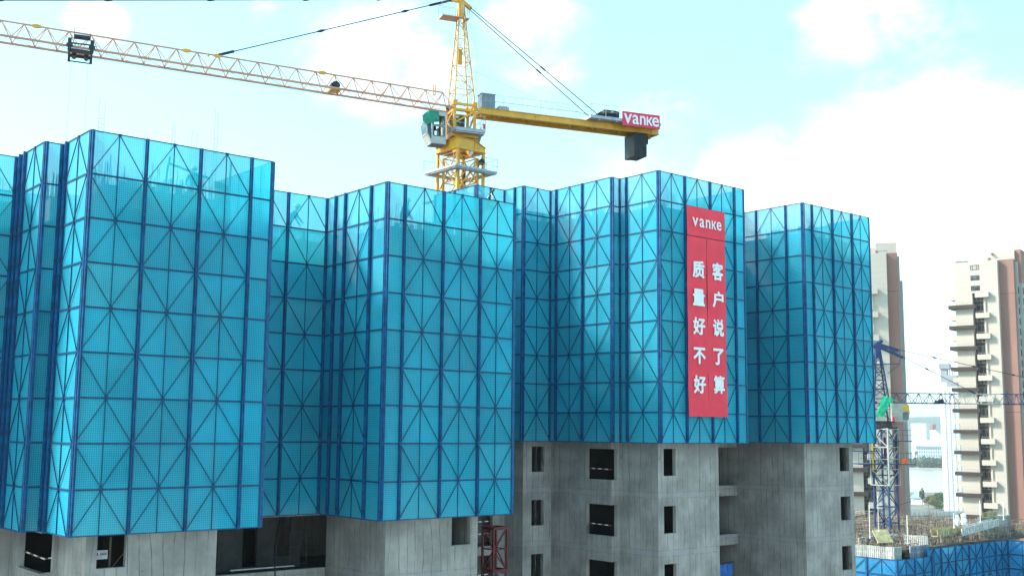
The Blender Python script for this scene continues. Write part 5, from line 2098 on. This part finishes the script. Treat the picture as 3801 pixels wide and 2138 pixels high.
# ------------------------------------------------------------------ cream apartment towers
def tower(label, P, yaw, H=98.9, floors=32, group='cream apartment towers', lean_brown=3.9, brown_top=True):
    """P: ground point at the right end of its cream face; local -x runs along the cream face away from it, +y goes back"""
    t = thing('apartment_tower', label, 'apartment tower', (P[0], P[1], 0), yaw, group)
    CWD = 11.8
    F = 2.925
    ztop = H - .3
    m = MB()
    xr0, xr1 = -CWD + 4.75, -CWD + 7.7          # recess
    zr = H - 9.0                                # recess starts below this
    m.box(-CWD, xr0, 0, 14, GZ, H)
    m.box(xr1, 0, 0, 14, GZ, H)
    m.box(xr0, xr1, 0, 14, zr, H)
    m.build('cream_wall', 'cream', t)
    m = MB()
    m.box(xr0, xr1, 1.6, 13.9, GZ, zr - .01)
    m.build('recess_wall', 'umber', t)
    m = MB()
    m.box(.01, lean_brown, 1.6, 15, GZ, H + .15)
    m.build('brown_wall', 'brown', t)
    m = MB()
    m.box(.01, lean_brown + .02, 1.58, 1.6, H - 9.6, H - 9.5)
    m.build('joint_line', 'umber', t)
    m = MB()
    m.box(.01, lean_brown + .02, 1.58, 1.6, H - 42.6, H - 42.5)
    m.build('joint_line', 'umber', t)
    # cladding lines
    m = MB()
    k = 0
    z = H - 2
    while z > -3:
        m.box(-CWD, xr0, -.012, 0, z, z + .035)
        m.box(xr1, -.0, -.012, 0, z, z + .035)
        z -= 1.46
    m.box(-.06, .0, -.05, .0, 10, H)
    m.build('cladding_joints', 'trim', t)
    # penthouse
    m = MB()
    m.box(-2.4, lean_brown - .2, 4 if brown_top else 2.2, 12, H + .15, H + 2.9)
    m.box(-.6, lean_brown + .1, 5.5, 14, H + 2.9, H + 3.2)
    m.box(-4.4, -2.42, 4.2, 12, H + .15, H + 2.0)
    m.build('penthouse', 'cream', t)
    m = MB()
    m.box(-2.5, -1.8, 3.2, 4, H + 2.1, H + 2.5)
    m.box(-CWD + .3, -CWD + 3.6, .6, 3, H, H + .45)
    m.tube((-2.6, .8, H + .5), (-1.9, .8, H + .5), .35, 10)
    m.tube((-1.9, .8, H + .5), (.3, .8, H + .6), .08, 6)
    m.box(-5.4, -5.25, .5, .7, H, H + .45)
    m.build('roof_fittings', 'roofgrey', t)
    m = MB()
    rails(m, [(-CWD + .2, .15), (-.2, .15)], H, .8, .03, step=2.5)
    m.build('roof_railing', 'trim', t)
    # upper windows and recess windows
    for k in range(3):
        z0 = H - 1.4 - 1.35 - k * 2.95 + .35
        f = MB()
        x0, x1 = xr0 - .2, xr0 + 2.1
        for (a, b) in (((x0, z0), (x1, z0)), ((x1, z0), (x1, z0 + 1.3)), ((x1, z0 + 1.3), (x0, z0 + 1.3)), ((x0, z0 + 1.3), (x0, z0))):
            f.bar((a[0], -.03, a[1]), (b[0], -.03, b[1]), .09)
        for x in (x0 + .55, x1 - .55):
            f.bar((x, -.03, z0), (x, -.03, z0 + 1.3), .09)
        fo = f.build('window', 'umber', t)
        p = MB()
        p.box(x0 + .05, x1 - .05, -.012, -.002, z0 + .05, z0 + 1.25)
        p.build('pane', 'trim' if k < 1 else 'glass', fo)
    z = zr - 2.6
    gl = MB()
    wf = MB()
    while z > -3:
        for k, (x0, x1) in enumerate(((xr0 + .3, xr0 + 1.15), (xr0 + 1.35, xr0 + 2.3))):
            gl.box(x0, x1, 1.53, 1.59, z + .45, z + 2.25)
            wf.box(x0 - .06, x1 + .06, 1.50, 1.53, z + 2.25, z + 2.33)
            wf.box((x0 + x1) / 2 - .03, (x0 + x1) / 2 + .03, 1.49, 1.525, z + .45, z + 2.25)
        wf.box(xr0 + .1, xr1 - .1, 1.2, 1.26, z + .35, z + .42)
        z -= F
    tag(gl.build('recess_windows', 'glass', t), kind='stuff')
    tag(wf.build('recess_window_frames', 'trim', t), kind='stuff')
    # balconies, alternating brown and cream every second floor
    z = H - 13.4
    while z > -3:
        b = MB()
        b.box(-CWD - 1.6, xr0 + 1.1, -1.35, 0, z, z + 1.0)
        b.box(-CWD - 1.6, -CWD, 0, 4, z, z + 1.0)
        bo = b.build('brown_balcony', 'umber', t)
        r = MB()
        rails(r, [(-CWD - 1.5, 3.5), (-CWD - 1.5, -1.28), (xr0 - .1, -1.28)], z + 1.0, .85, .035, step=.95, mids=(.1,))
        r.build('railing', 'trim', bo)
        c = MB()
        zc = z + 2.95
        c.box(xr0 + 1.0, xr1 + 1.7, -1.25, 0, zc, zc + 1.45)
        co = c.build('cream_balcony', 'cream', t)
        r = MB()
        rails(r, [(xr0 + 1.3, -1.15), (xr1 + 1.6, -1.15)], zc + 1.45, .4, .035, step=.8, mids=())
        r.build('railing', 'trim', co)
        s = MB()
        s.box(-CWD - 1.5, -CWD, .3, 3.6, zc - .3, zc + 1.1)
        s.build('side_balcony', 'cream', t)
        p = MB()
        p.box(xr1 + .35, xr1 + .6, -.35, 0, z - 1.0, zc)
        p.build('downpipe_casing', 'cream', t)
        z -= 5.85
    # windowed end wall
    e = MB()
    X = lean_brown
    e.box(X, X + .5, 3.2, 5.0, GZ, H - .5)
    e.box(X, X + 1.2, 5.0, 14.8, GZ, H - 6.5)
    if brown_top:
        e.box(X, X + 1.2, 5.0, 14.8, H - 6.5, H + 2.4)
    e.build('end_wall', 'trim', t)
    e = MB()
    e.box(X - .2, X + 1.26, 4.9, 14.9, H - 6.4, H + 3.2)
    if brown_top:
        e.build('end_wall_top', 'brown', t)
    gl = MB()
    z = H - 9.5
    while z > -3:
        for y in (5.9, 8.2, 10.6, 12.8):
            gl.box(X + 1.2, X + 1.23, y, y + 1.3, z, z + 1.9)
            gl.box(X + .5, X + .53, 3.5, 4.6, z, z + 1.9)
        z -= F
    tag(gl.build('end_windows', 'umber', t), kind='stuff')
    return t


def yaw_of(ang):
    """face-right direction (local +x) for a face receding ang degrees left of the view axis"""
    a = radians(ang)
    u = FW * cos(a) - RT * sin(a)          # leftward, receding
    return atan2(-u.y, -u.x)


def px_at(x, y, dist):
    d = pix_dir(x, y)
    f = d.x * FW.x + d.y * FW.y
    return CAMP + d * (dist / f)


p2 = px_at(3700, 957, 313)
tower('cream apartment tower with many dark brown balconies at the photo\'s right edge', (p2.x, p2.y), yaw_of(53))
p1 = px_at(3289, 925, 279)
tower('cream and brown apartment tower rising directly behind the blue crane', (p1.x, p1.y), yaw_of(74), H=95.1, lean_brown=2.75, brown_top=False)
p3 = px_at(3832, 960, 339)
tower('partly hidden apartment tower cut off by the photo\'s right edge', (p3.x + 14, p3.y - 2), yaw_of(48), H=101)

# ------------------------------------------------------------------ far bank, white towers, trees
def simple_tower(label, P, yaw, wd, dp, H, mat, roof=None, cols=4, fl=3.0):
    t = thing('far_tower', label, 'high-rise', (P.x, P.y, GZ), yaw)
    m = MB()
    m.box(-wd / 2, wd / 2, 0, dp, 0, H)
    for k in range(1, cols):
        x = -wd / 2 + wd * k / cols
        m.box(x - .25, x + .25, -.6, 0, 0, H - 2)
    m.build('wall', mat, t)
    g = MB()
    z = 6
    while z < H - 3:
        for k in range(cols):
            x = -wd / 2 + wd * (k + .5) / cols
            g.box(x - wd / cols * .22, x + wd / cols * .22, -.06, 0, z, z + 1.5)
        for k in range(3):
            y = dp * (k + .5) / 3
            g.box(wd / 2, wd / 2 + .06, y - dp * .07, y + dp * .07, z, z + 1.5)
        z += fl
    tag(g.build('windows', 'hazegrey2', t), kind='stuff')
    if roof:
        r = MB()
        r.box(-wd * .1, wd * .5, 1, dp * .8, H, H + 9)
        r.box(-wd * .42, -wd * .05, 2, dp * .6, H + 4, H + 16)
        r.box(-wd * .5, wd * .1, 1, dp * .7, H + 14, H + 18)
        for k in range(3):
            r.box(wd * (.05 + .15 * k), wd * (.10 + .15 * k), 2, 4, H + 9, H + 14)
        r.build('roof_block', roof, t)
    return t


simple_tower('slender white tower with grey roof blocks left of the balconied tower', px_at(3528, 1640, 870), yaw_of(62), 13, 16, 96, 'hazewhite', 'hazegrey')
t = simple_tower('pale taller slab peeking out behind the slender white tower', px_at(3556, 1640, 930), yaw_of(50), 10, 22, 78, 'hazewhite', 'hazegrey')
fb = simple_tower('far white tower block above the river trees', px_at(3411, 1640, 2350), yaw_of(60), 30, 40, 82, 'hazewhite', None, 5, 4)
t = thing('office_block', 'low far office block with blue windows beside the far white tower', 'office building', tuple(px_at(3452, 1640, 2300).to_2d()) + (GZ,), yaw_of(70))
m = MB()
m.box(-28, 28, 0, 30, 0, 36)
m.box(-32, 32, -3, 33, 36, 39)
m.box(-18, 14, 2, 28, 39, 48)
m.build('wall', 'hazewhite', t)
m = MB()
for k in range(12):
    for r in range(4):
        m.box(-26 + k * 4.5, -23.4 + k * 4.5, -.3, 0, 8 + r * 7, 12.5 + r * 7)
tag(m.build('windows', 'roofblue', t), kind='stuff')
simple_tower('farther white tower under construction beside the far white tower', px_at(3465, 1640, 2600), yaw_of(60), 40, 40, 70, 'hazewhite', None, 5, 4)
t = thing('site_crane_head', 'tiny red machine on the roof of the farthest white tower', 'hoist', tuple(px_at(3464, 1640, 2590).to_2d()) + (GZ + 70,), 0)
m = MB()
m.box(-6, -1, -3, 3, 0, 12)
m.box(1, 8, -3, 3, 2, 13)
m.build('housing', 'roofred', t)

rnd = random.Random(5)


def leaf_cloud(m, c, rx, ry, rz, n, s, r):
    for _ in range(n):
        a, b = r.uniform(0, 2 * pi), r.uniform(-1, 1)
        k = r.uniform(.35, 1.0) ** .6
        q = sqrt(1 - b * b)
        p = Vector((c[0] + rx * q * cos(a) * k, c[1] + ry * q * sin(a) * k, c[2] + rz * b * k))
        d1 = Vector((r.gauss(0, 1), r.gauss(0, 1), r.gauss(0, .7))).normalized()
        d2 = d1.cross(Vector((r.gauss(0, 1), r.gauss(0, 1), r.gauss(0, 1)))).normalized()
        ss = s * r.uniform(.6, 1.4)
        m.face([p - d1 * ss - d2 * ss * .6, p + d1 * ss - d2 * ss * .6, p + d1 * ss * .8 + d2 * ss * .6, p - d1 * ss * .8 + d2 * ss * .6])


def tree(label, P, h, wd, mat, group, seed, s=.5, n=160):
    r = random.Random(seed)
    t = thing('tree', label, 'tree', tuple(P), 0, group)
    m = MB()
    m.tube((0, 0, 0), (.2, 0, h * .55), h * .025, 6, h * .014)
    for k in range(4):
        a = r.uniform(0, 6.28)
        m.tube((.1, 0, h * (.3 + .06 * k)), (wd * .35 * cos(a), wd * .35 * sin(a), h * (.6 + .05 * k)), h * .010, 5, h * .004)
    m.build('trunk', 'bark', t)
    m = MB()
    for k in range(7):
        a = r.uniform(0, 6.28)
        d = r.uniform(.1, .36) * wd
        leaf_cloud(m, (d * cos(a), d * sin(a), h * r.uniform(.45, .82)), wd * r.uniform(.16, .28), wd * r.uniform(.16, .28), h * r.uniform(.10, .2), n // 5, s, r)
    leaf_cloud(m, (0, 0, h * .85), wd * .16, wd * .16, h * .14, n // 6, s, r)
    m.build('crown', mat, t)
    return t


# near clump beside the pavilion
spec = [(3487, 900, 15.5, 13, 'leaf_green'), (3472, 915, 13.5, 12, 'leaf_olive'), (3456, 905, 10.5, 11, 'leaf_olive'), (3440, 930, 10.0, 10, 'leaf_olive'), (3418, 960, 15.5, 5, 'leaf_olive'), (3481, 880, 9, 10, 'leaf_green')]
labs = ['tall dark green tree against the slender white tower', 'broad olive tree in the middle of the riverside clump', 'olive tree right of the blue roofed pavilion', 'small yellowish tree close behind the pavilion roof',
        'slim pointed tree rising behind the pavilion roof', 'low dark green tree at the foot of the riverside clump']
for i, (px, d, h, wd, mt) in enumerate(spec):
    P = px_at(px, 1700, d)
    tree(labs[i], (P.x, P.y, GZ), h, wd, mt, 'riverside trees', 40 + i, .55, 240)
# far wood on the opposite bank reads as one mass
m = MB()
r = random.Random(9)
for k in range(150):
    P = rel(r.uniform(640, 900), r.uniform(2020, 2110))
    h = r.uniform(11, 22)
    leaf_cloud(m, (P.x, P.y, GZ + h * .5), r.uniform(6, 12), r.uniform(6, 12), h * .5, 42, 2.0, r)
tag(m.build('far_wood', 'leaf_far'), 'dense wood along the far river bank', 'trees', kind='stuff')
# bare thicket nearer
for i in range(16):
    px = 3372 + i * 13.2 + rnd.uniform(-4, 4)
    d = rnd.uniform(640, 760)
    P = px_at(px, 1700, d)
    t = thing('bare_shrub', 'leafless grey-brown shrub in the thicket behind the rebar deck', 'shrub', (P.x, P.y, GZ), 0, 'bare shrubs behind the rebar deck')
    m = MB()
    for k in range(46):
        a, l = rnd.uniform(0, 6.28), rnd.uniform(.2, 1)
        b = (l * 2.6 * cos(a), l * 2.6 * sin(a))
        m.tube((b[0] * .3, b[1] * .3, 0), (b[0], b[1], rnd.uniform(6, 11)), .13, 4, .05, False)
    m.build('twigs', 'twig', t)
    m = MB()
    leaf_cloud(m, (0, 0, 2.8), 2.6, 2.6, 2.6, 40 if i % 3 else 90, .35, rnd)
    m.build('leaves', 'leaf_rust' if i % 4 else 'leaf_olive', t)
t = thing('site_fence', 'long pale panel fence behind the bare shrubs', 'fence', tuple(px_at(3370, 1700, 800).to_2d()) + (GZ,), atan2(RT.y, RT.x))
m = MB()
m.box(0, 48, 0, .2, 0, 6.6)
m.build('panels', 'fencepale', t)
m = MB()
for k in range(17):
    m.box(k * 3, k * 3 + .2, -.25, 0, 0, 6.8)
tag(m.build('posts', 'hazegrey', t), kind='stuff')
t = thing('pavilion', 'small pavilion with pale blue hipped roof by the river', 'pavilion', tuple(px_at(3403, 1700, 980).to_2d()) + (GZ,), yaw_of(60))
m = MB()
m.box(-5.2, 5.2, -4, 4, 0, 5.6)
m.build('wall', 'hazewhite', t)
m = MB()
zz = 5.6
P = [(-6.4, -5, zz), (6.4, -5, zz), (6.4, 5, zz), (-6.4, 5, zz), (-1.6, 0, 11), (1.6, 0, 11)]
m.face([P[0], P[1], P[5], P[4]])
m.face([P[1], P[2], P[5]])
m.face([P[2], P[3], P[4], P[5]])
m.face([P[3], P[0], P[4]])
m.face([P[3], P[2], P[1], P[0]])
m.build('roof', 'roofblue', t)
t = thing('gable_house', 'small house with a steep dull red gable among the bare shrubs', 'house', tuple(px_at(3544, 1700, 620).to_2d()) + (GZ,), yaw_of(20))
m = MB()
m.prism([(-1.4, 0), (1.4, 0), (1.4, 8), (-1.4, 8)], 0, 13)
m.build('wall', 'roofred', t)
m = MB()
m.face([(-1.7, -.3, 13), (0, -.3, 16.2), (0, 8.3, 16.2), (-1.7, 8.3, 13)])
m.face([(0, -.3, 16.2), (1.7, -.3, 13), (1.7, 8.3, 13), (0, 8.3, 16.2)])
m.face([(-1.5, -.05, 13), (1.5, -.05, 13), (0, -.05, 16)])
m.build('roof', 'roofred', t)


# ------------------------------------------------------------------ air: pale even haze round camera and scene
HZ = bpy.data.materials.new('haze_air')
HZ.use_nodes = True
HZ.node_tree.nodes.clear()
ht = NT(HZ.node_tree)
hv = ht.add('ShaderNodeVolumePrincipled')
hv.inputs['Color'].default_value = (.93, .96, 1, 1)
hv.inputs['Density'].default_value = 0.00013
hv.inputs['Anisotropy'].default_value = 0.3
ho = ht.add('ShaderNodeOutputMaterial')
ht.l.new(hv.outputs[0], ho.inputs['Volume'])
g = MB()
c4 = [rel(-3000, -80), rel(4400, -80), rel(4400, 7200), rel(-3000, 7200)]
g.hexa([(p.x, p.y, GZ - 1) for p in c4] + [(p.x, p.y, 210) for p in c4])
tag(g.build('haze', HZ), kind='stuff')
